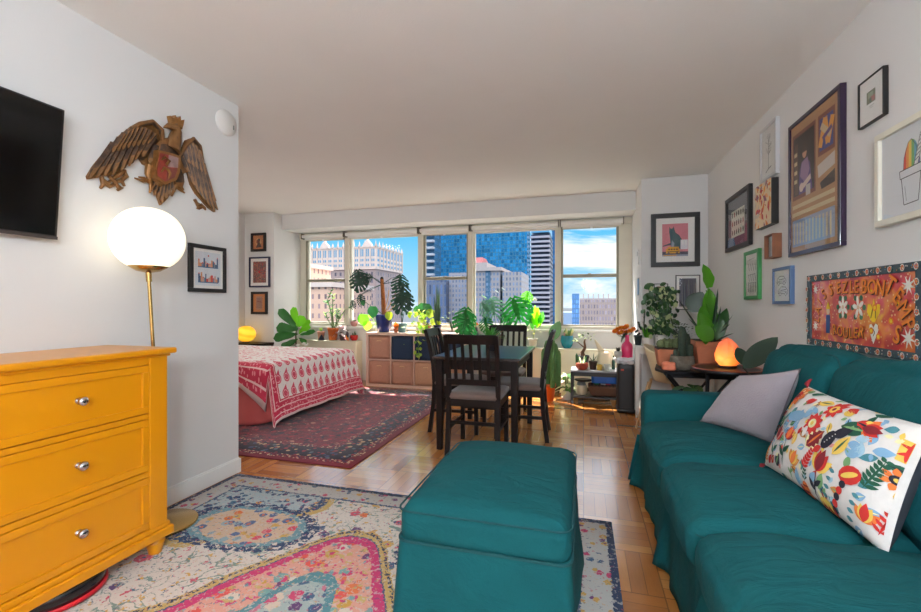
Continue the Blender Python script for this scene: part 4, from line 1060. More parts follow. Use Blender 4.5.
# festival painting with lettering
PT=thing('painting','long red folk painting lettered in orange with flowers, heart and dotted border','painting',(XF,2.498,1.127),R(-90))
PW,PH=.44,.195
m=MB(); m.box(-PW,PW,-.022,0,PH-.035,PH); m.box(-PW,PW,-.022,0,-PH,-PH+.035); m.box(-PW,-PW+.035,-.022,0,-PH+.035,PH-.035); m.box(PW-.035,PW,-.022,0,-PH+.035,PH-.035)
pc=PM((66,82,90),(206,92,70),(226,220,206),(96,150,180),(70,120,96),(214,150,60)); A=Art(m,PW,PH,-.0222)
random.seed(4)
def edgepts():
    out=[]
    for k in range(12): x=-.95+1.9*k/11; out+= [(x,.91),(x,-.91)]
    for k in range(5): y=-.6+1.2*k/4; out+=[(-.965,y),(.965,y)]
    return out
for i,(x,y) in enumerate(edgepts()):
    A.E(x,y,.030,.075,2,10); A.E(x,y,.022,.055,1,10); A.E(x,y,.008,.02,5,6)
    for d_ in range(9):
        dx,dy=(random.uniform(-.05,.05),random.uniform(-.07,.07)) if abs(y)>.8 else (random.uniform(-.025,.025),random.uniform(-.14,.14)); A.E(x+dx*1.5,y+dy*.8,.007,.017,random.choice([3,4,5,2]),5)
m.build('frame',pc,PT)
def redground():
    m_,nt=newmat('painted_red_ground'); co=nt.coord(); n=nt.noise(co,9,2); c=nt.ramp(n,[(.3,(176,28,52)),(.45,(206,40,44)),(.56,(226,120,50)),(.66,(214,60,90)),(.75,(200,40,50))]); d=nt.vor(co,48)[0].lt(.22); c=nt.mix(d*.85,c,(240,190,150)); nt.put(nt.b.inputs['Base Color'],c); nt.b.inputs['Roughness'].default_value=.3; nt.b.inputs['Coat Weight'].default_value=.5; return m_
m=MB(); m.box(-PW+.03,PW-.03,-.012,-.002,-PH+.03,PH-.03); 
pa=[redground()]+PM((240,236,228),(230,130,40),(240,200,40),(60,110,80),(60,90,150),(90,70,40),(220,190,160))
A=Art(m,PW-.035,PH-.035,-.0122)
def petal(cx,cy,n,r,mi,asp=.37):
    for k in range(n):
        a=2*pi*k/n+.5; pts=[]
        for q in range(12):
            b_=2*pi*q/12; u,v=r*.56+r*.46*cos(b_),r*.21*sin(b_); pts.append((cx+(u*cos(a)-v*sin(a))*.82/A.iw,cy+(u*sin(a)+v*cos(a))/A.ih))
        A.P(pts,mi)
for (gx,gy) in ((-.25,.11),(.06,.10)):
    for k in range(6): A.E(gx+.11*cos(k*1.05),gy+.32*sin(k*1.05),.035,.09,4,8)
petal(-.25,.11,6,.054,1); petal(.06,.10,5,.054,1); A.E(-.25,.11,.025,.06,7); A.E(.06,.10,.025,.06,7)
A.dx=.17
A.P([(.14,-.30),(.05,-.02),(.07,.20),(.12,.20),(.14,.10),(.17,.36),(.20,.10),(.23,.20),(.28,.18),(.27,-.05),(.19,-.30)],3); A.Ln([(.12,-.2),(.16,.1)],.003,6); A.Ln([(.20,-.2),(.2,.1)],.003,6)
A.P([(.165,-.92),(.09,-.55),(.10,-.38),(.135,-.36),(.165,-.46),(.20,-.34),(.24,-.38),(.245,-.55)],1); A.Ln([(.16,-.5),(.19,-.6),(.16,-.7)],.002,6)
A.dx=0
for (x,y,r) in ((.87,.66,.17),(.87,-.66,.19),(-.90,-.55,.13),(-.90,.72,.12)):
    for k in range(4):
        a=pi*k/4+.5; A.P([(x+r*.6*cos(a),y+r*1.6*sin(a)),(x-.02*sin(a),y+.05*cos(a)),(x-r*.6*cos(a),y-r*1.6*sin(a)),(x+.02*sin(a),y-.05*cos(a))],1)
for (x,y) in ((-.58,-.3),): A.P([(x-.05,y-.45),(x+.04,y-.45),(x+.05,y+.15),(x-.05,y+.15)],5); A.E(x,y+.28,.04,.12,7); A.P([(x-.05,y+.35),(x+.05,y+.35),(x,y+.6)],3)
for (x,y) in ((.08,-.7),(.30,-.55),(.36,.1),(.42,-.7),(.62,-.25),(.30,.55),(.72,.2)): A.E(x,y,.04,.1,2,10); A.E(x,y,.022,.055,3,8)
m.build('panel',pa,PT)
LK=0
def letters(s_,x,z,size,ang,mi,sx=1.0):
    cu=bpy.data.curves.new('ft','FONT'); cu.body=s_; cu.size=size; cu.align_x='CENTER'; cu.align_y='CENTER'; cu.extrude=.0004; cu.offset=0 if s_=='M' else size*.012; cu.resolution_u=3
    LT=MB(); ob=bpy.data.objects.new('ft',cu); C.objects.link(ob); dg=bpy.context.evaluated_depsgraph_get(); dg.update()
    me=bpy.data.meshes.new_from_object(ob.evaluated_get(dg)); bpy.data.objects.remove(ob)
    global LK; LK+=1; Mx=Matrix.Translation(Vc((x,-.0136-.00025*LK,z)))@Matrix.Rotation(R(90),4,'X')@Matrix.Rotation(R(ang),4,'Z')@Matrix.Diagonal((sx,1,1,1))
    o=len(LT.v); LT.v+=[tuple(Mx@v.co) for v in me.vertices]
    for p in me.polygons: LT.f.append([i+o for i in p.vertices]); LT.m.append(mi); LT.sm.append(False)
    Mx=Matrix.Translation(Vc((.004,.0009,-.004)))@Mx; o=len(LT.v); LT.v+=[tuple(Mx@v.co) for v in me.vertices]
    for p in me.polygons: LT.f.append([i+o for i in p.vertices]); LT.m.append(1); LT.sm.append(False)
    bpy.data.meshes.remove(me); LT.build('letter',LM_,PT)
LM_=[M((232,128,36),.5),M((60,30,26),.6)]
def run(chars,mi=0):
    for (ch,x,z,s,a) in chars: letters(ch,x*.46,z*.155,s,a,mi,1.15)
for (ch,x,z,s_,a) in [('L',-.345,-.05,.075,75),('A',-.335,.0,.075,68),('I',-.318,.045,.075,55),('S',-.275,.085,.08,35),('S',-.205,.105,.085,10),('E',-.135,.112,.085,4),('Z',-.080,.112,.085,0),('L',-.022,.112,.088,0),('E',.016,.112,.088,0),('B',.074,.110,.095,0),('O',.130,.106,.095,-6),('N',.187,.100,.10,-10),
    ('T',.250,.108,.11,-32),('E',.298,.062,.105,-45),('M',.332,.008,.10,-56),('P',.358,-.050,.105,-66),('S',.296,-.098,.11,-20),('R',-.165,-.098,.075,10),('O',-.115,-.106,.075,4),('U',-.065,-.110,.075,0),('L',-.022,-.110,.075,0),('E',.015,-.106,.075,-6),('R',.060,-.098,.075,-10)]: letters(ch,x,z,s_,a,0,.85)

# ---------------------------------------------------------------- carved eagle
def wood_gilt():
    m_,nt=newmat('carved_gilt_wood'); co=nt.coord(); g=S(nt,nt.n.new('ShaderNodeNewGeometry').outputs['Pointiness'])
    n=nt.noise(co,30,4); c=nt.ramp(n,[(.3,(38,25,17)),(.5,(68,46,32)),(.62,(94,66,44)),(.75,(58,38,27))]); c=nt.mix(g.gt(.56)*.4,c,(170,116,56))
    nt.put(nt.b.inputs['Base Color'],c); nt.b.inputs['Roughness'].default_value=.5; nt.b.inputs['Metallic'].default_value=.15; nt.put(nt.b.inputs['Normal'],nt.bump(nt.noise(co,60,4),.6,.004)); return m_
GW=wood_gilt(); GILT=pm('worn_gilding',(140,96,50),.45,.4,var=.25,vs=40)
EA=thing('eagle_carving','carved brown and gilt wooden crowned eagle with a red shield on the left wall','carving',(XL,1.93,1.95),R(90))
# measured positions on the wall: px -> local x (along wall), z
def ew(px,py,X=-2.27):
    u=(px-460.5)/433; v=(306-py)/433; rx=u*.9620-.2733; ry=u*.2733+.9620; q=X/rx
    return (ry*q-1.93, 1.15+v*q-1.95)
def blade(m,a,b,w0,w1,y,th=.008,mi=0):
    ax,az=a; bx,bz=b; n=7; d=math.hypot(bx-ax,bz-az); ux,uz=(bx-ax)/d,(bz-az)/d; nx,nz=-uz,ux
    L=[]; Rr=[]; Mi=[]
    for k in range(n+1):
        t=k/n; w=(w0+(w1-w0)*t)*(1 if t<.8 else math.sqrt(max(0,1-((t-.8)/.2)**2))*1+.0); x,z=ax+(bx-ax)*t,az+(bz-az)*t
        L.append((x+nx*w,y+.004,z+nz*w)); Rr.append((x-nx*w,y+.004,z-nz*w)); Mi.append((x,y-th,z))
    vs=L+Mi+Rr; fs=[]
    for k in range(n):
        fs.append((k,k+1,n+1+k+1,n+1+k)); fs.append((n+1+k,n+1+k+1,2*n+2+k+1,2*n+2+k))
    m.add(vs,[f[::-1] for f in fs],mi,False); m.add(vs,fs,mi,False) if 0 else None
def outl(m,pts,y1,y0=0,mi=0,X=-2.27): m.pr([ew(*p,X) for p in pts],y0,y1,mi)
wingL=[(163,140),(160,128),(153,121),(143,121),(134,126),(124,134),(121,137),(112,148),(104,156),(96,166),(90,176),(91,179),(98,178),(104,175),(110,176),(120,172),(128,166),(134,160),(140,155),(146,164),(156,168),(160,158)]
wingR=[(178,160),(184,150),(188,140),(193,138),(199,142),(202,150),(205,160),(207,172),(210,184),(213,195),(217,207),(217,212),(211,208),(205,201),(198,193),(193,184),(190,172),(180,174),(176,168)]
m=MB(); outl(m,wingL,-.018)
rng=[((158,130),(96,177)),((152,126),(104,168)),((144,124),(112,156))]
for k in range(9):
    a=ew(*[(116,144),(122,139),(128,135),(134,132),(140,130),(146,130),(151,132),(155,138),(157,146)][k]); b_=ew(*[(91,178),(98,178),(105,176),(113,175),(121,172),(129,166),(135,160),(142,157),(149,164)][k])
    blade(m,a,b_,.020,.015,-.022-.0015*k,.010)
for k in range(8):
    a=ew(124+k*4.4,134-[0,3,5,6,6,5,3,0][k]); b_=ew(112+k*5,152-k*1.2); blade(m,a,b_,.014,.010,-.036,.008)
m.tube([(*[ew(163,142)[0]],-.03,ew(163,142)[1]),(ew(160,130)[0],-.04,ew(160,130)[1]),(ew(152,122)[0],-.036,ew(152,122)[1]),(ew(140,124)[0],-.03,ew(140,124)[1]),(ew(124,135)[0],-.02,ew(124,135)[1])],[.010,.014,.014,.012,.006],8)
m.build('wing',GW,EA)
m=MB(); outl(m,wingR,-.018)
for k in range(8):
    a=ew(*[(183,155),(185,150),(188,147),(191,145),(194,145),(197,148),(200,154),(203,163)][k]); b_=ew(*[(190,172),(195,185),(199,193),(204,200),(209,206),(214,211),(217,210),(215,201)][k]); blade(m,a,b_,.019,.013,-.022-.0015*k,.010)
for k in range(5):
    a=ew(185+k*3.4,147-[0,3,4,2,-3][k]); b_=ew(189+k*4,164+k*2.6); blade(m,a,b_,.013,.009,-.036,.008)
m.tube([(ew(178,158)[0],-.03,ew(178,158)[1]),(ew(186,144)[0],-.036,ew(186,144)[1]),(ew(193,139)[0],-.036,ew(193,139)[1]),(ew(200,146)[0],-.03,ew(200,146)[1]),(ew(205,162)[0],-.02,ew(205,162)[1])],[.008,.013,.013,.010,.005],8)
m.build('wing',GW,EA)
m=MB()
def bl(px,py,rx,ry,th,rot=0):
    x,z=ew(px,py); o=len(m.v); m.lathe([(0,-1),(.5,-.86),(.86,-.5),(1,0),(.86,.5),(.5,.86),(0,1)],(0,0,0),16)
    m.xf(Matrix.Translation(Vc((x,-.03,z)))@Matrix.Rotation(rot,4,'Y')@Matrix.Diagonal((rx,th,ry,1)),o)
bl(168,158,.075,.115,.03); bl(161,174,.04,.08,.028,.3); bl(177,176,.04,.07,.028,-.3)
n_=[ew(171,150),ew(174,140),ew(176,131),ew(174,127),ew(168,126),(ew(163,127.5))]
m.tube([(x,-.035,z) for x,z in n_],[.045,.034,.026,.026,.017,.004],10)
m.build('body',GW,EA)
m=MB()
for k in range(7):
    t=k/6-.5; blade(m,ew(165+t*14,178),ew(162+t*24,203-abs(t)*22),.014,.010,-.03,.01)
outl(m,[(152,172),(160,196),(163,205),(170,198),(178,178)],-.016); m.build('tail',GW,EA)
m=MB(); cz=[ew(169,123),(ew(183,128))]
outl(m,[(169.5,124),(168,116),(171.5,119),(173,115.5),(175,119),(178,116.5),(178.5,120.5),(182,120),(180.5,127)],-.05,-.02); m.tube([(ew(170,124)[0],-.035,ew(170,124)[1]),(ew(180,127)[0],-.035,ew(180,127)[1])],.017,8); m.build('crown',GILT,EA)
m=MB(); shp=[(157.5,150),(168,152.5),(180,156),(179,172),(176,180),(165,184.5),(155,178),(154,170)]
outl(m,shp,-.072,-.02,0,-2.235)
inn=[(159.5,153),(168,155),(177.5,158),(176.5,171),(174,177.5),(165,181.5),(157.3,176),(156.6,170)]
outl(m,inn,-.076,-.06,1,-2.23); 
m.pr([ew(*p,-2.23) for p in ((168,155),(177.5,158),(177,168),(167,167))],-.06,-.0775,2); m.pr([ew(*p,-2.23) for p in ((166,168),(176.5,169),(174,177.5),(165,181.5))],-.06,-.0775,3)
for pts in (((160,172),(163,168),(167,170),(169,174),(167,179)),((160,160),(164,157),(168,161),(165,165))): m.tube([(ew(*p,-2.23)[0],-.08,ew(*p,-2.23)[1]) for p in pts],[.004,.009,.009,.008,.003][:len(pts)],6,0)
m.build('shield',[GILT,M((136,52,40),.45,var=.25,vs=30),M((150,120,116),.5,var=.25,vs=30),M((120,56,48),.5,var=.2,vs=30)],EA)
for pts in ([(150,172),(151,180),(149,188),(150,193)],[(150,176),(142,180),(136,178)],[(151,180),(144,184),(138,181)]): pass
for side in (0,1):
    m=MB()
    segs=[[(150,166),(148,174),(151,184),(150,193)],[(151,180),(143,181),(135,178)],[(151,183),(144,178),(139,177)]] if side==0 else [[(180,172),(178,182),(174,190),(172,196)],[(176,186),(181,190),(185,193)],[(176,184),(181,186),(184,190)]]
    for q in segs: m.tube([(ew(*p)[0],-.028,ew(*p)[1]) for p in q],[.022,.015,.009,.005][:len(q)] if len(q)==4 else [.011,.009,.004],8)
    m.build('claw',GILT,EA)
m=MB()
for q in ([(104,176),(106,184),(103,188)],[(104,178),(110,183),(114,180)],[(112,176),(118,182),(121,188)],[(118,182),(124,180),(127,186)],[(116,178),(122,174),(128,170)],[(124,180),(129,176),(127,170)],[(106,182),(112,186),(118,184)],[(121,186),(124,187),(120,190)]):
    m.tube([(ew(*p)[0],-.012,ew(*p)[1]) for p in q],[.010,.012,.007],6)
m.build('oak_sprig',GW,EA)
m=MB()
for q in ([(205,206),(201,204),(196,200)],[(204,207),(201,208),(199,208)],[(203,204),(207,208),(208,210)],[(197,199),(200,205),(201,209)]): m.tube([(ew(*p)[0],-.012,ew(*p)[1]) for p in q],[.009,.010,.004],6)
m.build('arrow_sprig',GW,EA)
# ---------------------------------------------------------------- plants
def at(px,y,z=None,py=None):
    # world point on the plane y, from a horizontal image position; z given or from py
    u=(px-460.5)/433; rx=u*.9620-.2733; ry=u*.2733+.9620; q=y/ry
    return Vc((rx*q,y,(1.15+(306-py)/433*q) if z is None else z))
def rel(p,o): return Vc(p)-Vc(o)
def leaf(m,b,tip,w,shape='oval',droop=0.0,mi=0,n=8,fold=.15,roll=0,wave=0,face=None):
    b,tip=Vc(b),Vc(tip); d=tip-b; L=d.length
    if L<1e-5: return
    dn=d.normalized(); up=Vc((0,0,1))
    if abs(dn.z)>.92: up=Vc((.3,-1,.1))
    side=dn.cross(up).normalized(); nrm=side.cross(dn).normalized()
    if face is not None: side=Vc(face).cross(dn).normalized(); nrm=-dn.cross(side)*-1
    if roll: q=Matrix.Rotation(roll,3,dn); side=q@side; nrm=q@nrm
    F={'oval':lambda t:math.sin(pi*min(1,t**.9))**.75,'sword':lambda t:(min(1,.55+t*2.2))*(1-t**3)**.8*(1 if t<.97 else .3),'heart':lambda t:(1.0 if t<.02 else 1)*(math.sin(pi*(.16+.84*t)))**.8*1.05,'fiddle':lambda t:(.35+.9*t**1.2-.25*math.sin(pi*t*1.1)**4*0)*(1-t**7)**.7*(.2+.8*min(1,t*5)),'lance':lambda t:math.sin(pi*t**.75)**.9}[shape]
    vs=[]
    for k in range(n+1):
        t=k/n; c=b+d*t-Vc((0,0,1))*droop*L*t*t+nrm*0; ww=w*F(t)/2
        wv=nrm*(wave*L*.05*sin(t*14))
        vs+= [c+side*ww+nrm*fold*ww+wv, c, c-side*ww+nrm*fold*ww-wv]
    fs=[]
    for k in range(n):
        a=3*k; fs+= [(a,a+1,a+4,a+3),(a+1,a+2,a+5,a+4)]
    m.add(vs,fs,mi,True)
def monstera(m,b,cx,fac,size,mi=0,seed=0,ang=0):
    # split leaf: centre cx (attachment), facing vector fac, tip direction rotated by ang from 'down'
    fac=Vc(fac).normalized(); dn=Vc((0,0,-1)); dn=(dn-fac*dn.dot(fac)).normalized(); dn=Matrix.Rotation(ang,3,fac)@dn; sd=fac.cross(dn)
    rr=random.Random(seed)
    def P_(x,y): # y along the tip direction 0..1, x sideways
        return Vc(cx)+dn*(y*size)+sd*(x*size)+fac*(-.18*size*(x*x)-.12*size*y*y)
    ell_=lambda y: .56*math.sin(pi*(min(1,max(0,(y+.18)/1.2)))**.85)**.7
    nl=6; vs=[]; 
    for s in (-1,1):
        for k in range(nl):
            y0=-.14+k*.178; y1=y0+.092+.01*rr.random(); 
            a=.10*ell_(y0)/.56*2.2; lift=.17
            pts=[(0,max(0,y0*.75)),(s*a,y0+.02),(s*ell_(y0+lift*.3)*.98,y0+lift),(s*ell_(y1+lift*.4)*.9,y1+lift*1.05),(s*a*.95,y1+.03),(0,max(0.02,y1*.78+.02))]
            P3=[P_(*p) for p in pts]
            m.add(P3,[(0,1,4,5),(1,2,3,4)],mi,True)
    # inner blade
    ring=[(0,-.02)]+[(.17*sin(pi*t),-.08+t*1.05) for t in [k/8 for k in range(1,9)]]
    L_=[P_(-.10*math.sin(pi*min(.98,t+.12)),-.05+t*1.03) for t in [k/8 for k in range(9)]]; Rr=[P_(.10*math.sin(pi*min(.98,t+.12)),-.05+t*1.03) for t in [k/8 for k in range(9)]]; Mid=[P_(0,-.03+t*1.05)+fac*.004 for t in [k/8 for k in range(9)]]
    fs=[]
    for k in range(8): fs+=[(k,k+1,k+10,k+9),(k+9,k+10,k+19,k+18)]
    m.add(L_+Mid+Rr,fs,mi,True)
    if b is not None:
        m.tube([b,(Vc(b)+Vc(cx))/2+Vc((0,0,.12*size)),cx],[.005,.004,.003],6,mi)
POT={'taper':lambda r,h:[(r*.68,0),(r*.72,.004),(r*.92,h*.80),(r*.94,h*.80),(r*1.0,h*.81),(r,h),(r*.90,h),(r*.88,h*.86)],
 'cyl':lambda r,h:[(r*.9,0),(r*.95,.004),(r,h*.5),(r,h),(r*.9,h),(r*.9,h*.85)],
 'bowl':lambda r,h:[(r*.5,0),(r*.8,h*.2),(r,h*.55),(r*.93,h*.9),(r*.9,h),(r*.82,h),(r*.82,h*.85)],
 'vase':lambda r,h:[(r*.55,0),(r*.62,.01),(r*.86,h*.45),(r*.98,h*.85),(r*1.04,h*.93),(r*1.0,h),(r*.88,h),(r*.88,h*.88)]}
def pot(t,kind,r,h,mat,soil=True,seg=28):
    m=MB(); m.lathe(POT[kind](r,h),seg=seg); o=m.build('pot',mat,t)
    if soil: m=MB(); m.lathe([(r*.90,h*.865),(r*.4,h*.885),(0,h*.89)],seg=20); m.build('soil',SOIL,o)
    return o
GRP='potted plants along the windows'
def plant(name,label,loc,pk,r,h,pmat): 
    t=thing(name,label,'plant',loc); pot(t,pk,r,h,pmat) if pk else None; return t

# fiddle leaf fig behind the bed
T=plant('fiddle_leaf_fig','young fiddle leaf fig with big bright leaves behind the bed',(-4.06,5.45,0),'taper',.15,.27,M((230,226,218),.5))
m=MB(); m.tube([(0,0,.22),(.01,0,.5),(0,0,.72),(.01,0,.80)],[.014,.012,.010,.007],8); m.build('stem',M((70,52,36),.8),T)
o=Vc((-4.06,5.45,0))
m=MB()
for (bx,bz,tx,tz,w,ty,mi) in ((298,329,281,309,.17,-.05,0),(298,327,291,307,.17,.05,1),(299,327,304,316,.19,.0,1),(298,330,279,327,.2,-.06,0),(299,331,312,327,.12,-.03,1),(298,334,277,338,.18,-.08,0),(300,335,318,331,.10,-.06,0),(299,338,311,343,.1,-.1,0),(298,339,288,348,.17,-.15,0),(299,334,306,320,.13,.1,1)):
    a=at(bx,5.45,py=bz); c=at(tx,5.45,py=tz); c.y+=ty
    leaf(m,rel(a,o),rel(c,o),w*.88,'fiddle',0,mi,9,.22,wave=.5,face=(.25*sin(tx*3),-1,.35))
m.build('foliage',[LEAF((40,100,38),.4),LEAF((104,176,34),.6)],T)
# white flowers below it
T=plant('white_flowering_plant','low plant with white blooms just above the far edge of the bed',(-3.86,5.42,0),'taper',.11,.46,M((226,222,214),.5)); o=Vc((-3.86,5.42,0))
m=MB(); random.seed(31)
for k in range(16):
    a=random.uniform(0,2*pi); r_=random.uniform(.06,.16); leaf(m,(0,0,.42),(r_*cos(a),r_*sin(a),.50+random.uniform(0,.1)),.07,'oval',.3,0)
m.build('foliage',LEAF((38,84,44)),T)
m=MB()
for (x,z) in ((-.08,.575),(.02,.60),(.06,.585)):
    for k in range(6): a=2*pi*k/6; leaf(m,(x,-.08,z),(x+.045*cos(a),-.08+.03*sin(a),z+.02+.02*sin(a)),.045,'oval',.1,0,5)
m.build('blossoms',LEAF((240,236,220),.3),T)

zc=.62 # top of left convector
# small cactus pot
o=at(321,5.94,zc); T=plant('small_succulent','tiny succulent in a small pale pink pot on the left radiator cover',o,'taper',.058,.135,M((206,150,130),.8))
m=MB()
for k in range(7): a=2*pi*k/7; leaf(m,(0,0,.12),(.035*cos(a),.035*sin(a),.19),.02,'lance',0,0,5)
m.lathe([(.012,0),(.017,.03),(.012,.06),(0,.066)],(0,0,.12),10,1); m.build('foliage',[LEAF((120,150,60)),LEAF((90,120,60))],T)
# zz plant
o=at(333,5.95,zc); T=plant('zz_plant','tall zz plant in an orange terracotta pot on the left radiator cover',o,'taper',.085,.19,M((214,112,50),.7))
m=MB(); s=MB()
for stems in ([(333,328),(331,315),(326,305),(322,302),(318,303)],[(334,328),(333,313),(332,300),(331,295)],[(335,328),(337,316),(338,309)],[(336,328),(341,318),(344,310),(348,308)],[(334,328),(338,320),(340,316)],[(333,328),(329,320),(327,313)],[(332,328),(331,312),(329,300),(332,290)],[(335,328),(336,318),(333,310)]):
    pts=[rel(at(a,5.95,py=b),o)+Vc((0,random.uniform(-.05,.05)*i,0)) for i,(a,b) in enumerate(stems)]
    s.tube(pts,[.007]*len(pts),6)
    for i in range(1,len(pts)):
        for t in (0,.33,.66):
            p=pts[i-1].lerp(pts[i],t+.2)
            if i==1 and t<.4: continue
            for sg in (-1,1): leaf(m,p,p+Vc((sg*.055,random.uniform(-.03,.03),.035)),.034,'oval',0,random.choice([0,0,1]),5)
s.build('stem',M((96,120,70),.6),T); m.build('foliage',[LEAF((52,104,50)),LEAF((150,190,80),.5)],T)
# dark blue triangle pyramid
o=at(321.5,5.80,.0); t=MB(); t.hexa([(-.045,-.03,0),(.045,-.03,0),(.045,.03,0),(-.045,.03,0)],[(-.006,-.004,.085),(.006,-.004,.085),(.006,.004,.085),(-.006,.004,.085)])
P0=at(321.5,5.885,zc); ob=t.build('pyramid_ornament',M((34,44,74),.5),None,P0,bevel=.003); tag(ob,'small navy pyramid ornament at the front edge of the left radiator cover','ornament')
# coleus
o=at(343,5.92,zc); T=plant('mottled_coleus','bushy coleus with pink and white mottled leaves on the left radiator cover',o,'taper',.06,.09,M((90,70,70),.7))
m=MB(); random.seed(17)
for k in range(52):
    a=random.uniform(0,2*pi); r_=random.uniform(.03,.18); z=random.uniform(.02,.24)-.0; p=Vc((r_*cos(a)*.8,r_*sin(a)*.35-.05,z)); leaf(m,p,p+Vc((.04*cos(a),-.02,random.uniform(-.04,.03))),.035,'oval',.2,random.choice([0,0,1,1,2]),5)
for k in range(8): leaf(m,(.10,-.07,.06+.012*k),(.15,-.10,.02+.012*k),.04,'oval',.3,3 if k<4 else 2,5)
m.tube([(0,0,.08),(.02,-.03,.2)],.005,6,2); m.build('foliage',[LEAF((236,214,216)),LEAF((214,170,180)),LEAF((60,40,50)),LEAF((226,140,50))],T)
# red bowl succulent
o=at(354,5.94,zc); T=plant('small_succulent','little succulents in a shiny red bowl at the right end of the left radiator cover',o,'bowl',.062,.085,M((180,36,34),.25))
m=MB()
for (x,h_) in ((-.02,.05),(.015,.08),(.03,.045)): m.lathe([(.008,0),(.012,h_*.5),(.0,h_)],(x,0,.075),8)
m.build('foliage',LEAF((70,96,52)),T)
zs=.835
o=at(354,5.99,zs); T=plant('small_succulent','low green succulents in a small pink bowl on the windowsill by the second window',(o.x,6.0,zs),'bowl',.058,.08,M((196,136,130),.6))
m=MB(); random.seed(5)
for k in range(18): a=random.uniform(0,2*pi); leaf(m,(0,0,.07),(.045*cos(a),.03*sin(a),.10),.02,'oval',0,0,4)
m.build('foliage',LEAF((110,130,70)),T)
# lime round leaf plant at (364,320)
ks=.77
o=at(367,5.80,ks); T=plant('lime_leaf_pothos','pothos with two round lime green leaves at the left end of the cube shelf',(o.x+.12,5.90,ks),'cyl',.05,.08,M((206,206,200),.5)); o=Vc((o.x+.12,5.90,ks))
m=MB()
for (px,py,w,mi) in ((364,320,.17,0),(368,326,.14,1),(371,316,.06,1)):
    c=rel(at(px,5.78,py=py),o); m.tube([(0,0,.08),(c.x*.5,c.y*.5,c.z+.06),tuple(c+Vc((0,0,w/2)))],.003,5,1); leaf(m,c+Vc((0,0,w/2)),c-Vc((0.02,0.0,w/2)),w,'heart',0,mi,8,roll=.1)
m.build('foliage',[LEAF((92,170,30),.6),LEAF((170,210,60),.6)],T)
# blue pot with climbing monstera on a moss pole
o=Vc((at(384,5.80).x if 0 else at(384,5.80,ks).x,5.80,ks)); T=plant('climbing_monstera','split leaf monstera on a moss pole in a glazed blue pot',o,'vase',.135,.255,pm('cobalt_glaze',(26,48,116),.15,var=.3,vs=10,coat=.5))
m=MB(); tp=rel(at(382,5.80,py=279),o); m.tube([(0,0,.2),(-.01,0,.45),tuple(tp)],[.034,.032,.026],10); m.build('moss_pole',pm('coir',(150,92,48),.95,var=.3,vs=60,bump=.8,bs=90),T)
m=MB(); m.lathe([(.029,0),(.02,.03),(0,.035)],tuple(tp),10); m.build('pole_cap',BLACK,T)
m=MB()
for (a,b_) in (((386,312),(396,292)),((386,312),(392,300)),((388,313),(400,297)),((385,310),(389,290)),((387,312),(402,303))):
    p=rel(at(a[0],5.78,py=a[1]),o); q=rel(at(b_[0],5.75,py=b_[1]),o); m.tube([p,(p+q)/2+Vc((.01,0,.0)),q],.007,6)
m.build('aerial_roots',M((196,156,110),.8),T)
m=MB()
for (px,py,s,an,yy,fa) in ((358,271,.30,.15,5.72,(.1,-1,.2)),(364,276,.26,-.6,5.70,(.3,-1,.2)),(360,295,.17,.2,5.68,(-.3,-1,.1)),(352,301,.13,.3,5.66,(-.3,-1,.1)),(401,276,.26,-.1,5.82,(.2,-1,.3)),(404,284,.28,-.3,5.76,(.2,-1,.2)),(372,277,.16,-1.3,5.75,(0,-1,.3))):
    monstera(m,tp*.9,rel(at(px,yy,py=py),o),fa,s,0,seed=px,ang=an)
for (px,py,w) in ((373,312,.15),(363,303,.07),(389,316,.11)): 
    c=rel(at(px,5.66,py=py),o); leaf(m,c+Vc((0,0,w*.55)),c-Vc((0,0,w*.6)),w,'heart',0,1 if px==389 else 2,8); m.tube([(0,0,.24),tuple(c+Vc((0,0,w*.55)))],.004,5,2)
m.build('foliage',[LEAF((22,58,40),.25),LEAF((150,170,40),.5),LEAF((30,84,40),.35)],T)
# teal small pot with monstera leaf
o=at(402,5.78,ks); T=plant('young_monstera','dark split leaf monstera in a small dusty teal pot on the cube shelf',o,'taper',.075,.13,M((96,138,148),.6))
m=MB()
for (px,py,s,an,fa) in ((403,291,.34,0,(.1,-1,.3)),(398,297,.28,.6,(-.2,-1,.3)),(408,294,.25,-.5,(.3,-1,.3))): monstera(m,(0,0,.12),rel(at(px,5.74,py=py),o),fa,s,0,px,an)
m.build('foliage',LEAF((24,62,44),.2),T)
o=at(396,5.70,ks); T=plant('dried_leaf_plant','little pot with rusty orange drying leaves beside the blue glazed pot',o,'taper',.035,.06,TERRA)
m=MB()
for (dx,dz,mi) in ((-.04,.13,0),(.0,.17,0),(.05,.12,1),(-.02,.10,0),(.03,.15,0)): leaf(m,(0,0,.05),(dx,-.02,dz),.06,'oval',.1,mi,6)
m.build('foliage',[LEAF((210,120,50)),LEAF((150,110,50))],T)
# trailing pothos
o=at(420,5.74,ks); T=plant('trailing_pothos','lime and cream trailing pothos spilling over the front of the cube shelf',o,'cyl',.06,.10,M((214,214,206),.4))
m=MB(); random.seed(9)
for k in range(120):
    px=random.gauss(420,7.5); py=random.uniform(308,341)+abs(px-420)*.3
    y=random.uniform(5.58,5.80); c=rel(at(px,y,py=py),o); d_=Vc((random.uniform(-.04,.04),random.uniform(-.03,.0),random.uniform(-.06,.02))); leaf(m,c,c+d_,.05,'heart',.1,random.choice([0,0,1,2,2]),5)
for k in range(22):
    px=random.uniform(415,421); py=random.uniform(340,360); c=rel(at(px,5.585,py=py),o); leaf(m,c,c+Vc((random.uniform(-.03,.03),-.01,-.04)),.036,'heart',0,random.choice([0,1,2]),5)
m.tube([rel(at(418,5.66,py=330),o),rel(at(418,5.585,py=340),o),rel(at(419,5.59,py=360),o)],.003,5,0)
m.build('foliage',[LEAF((120,168,50),.5),LEAF((226,226,120),.5),LEAF((180,206,70),.6)],T)
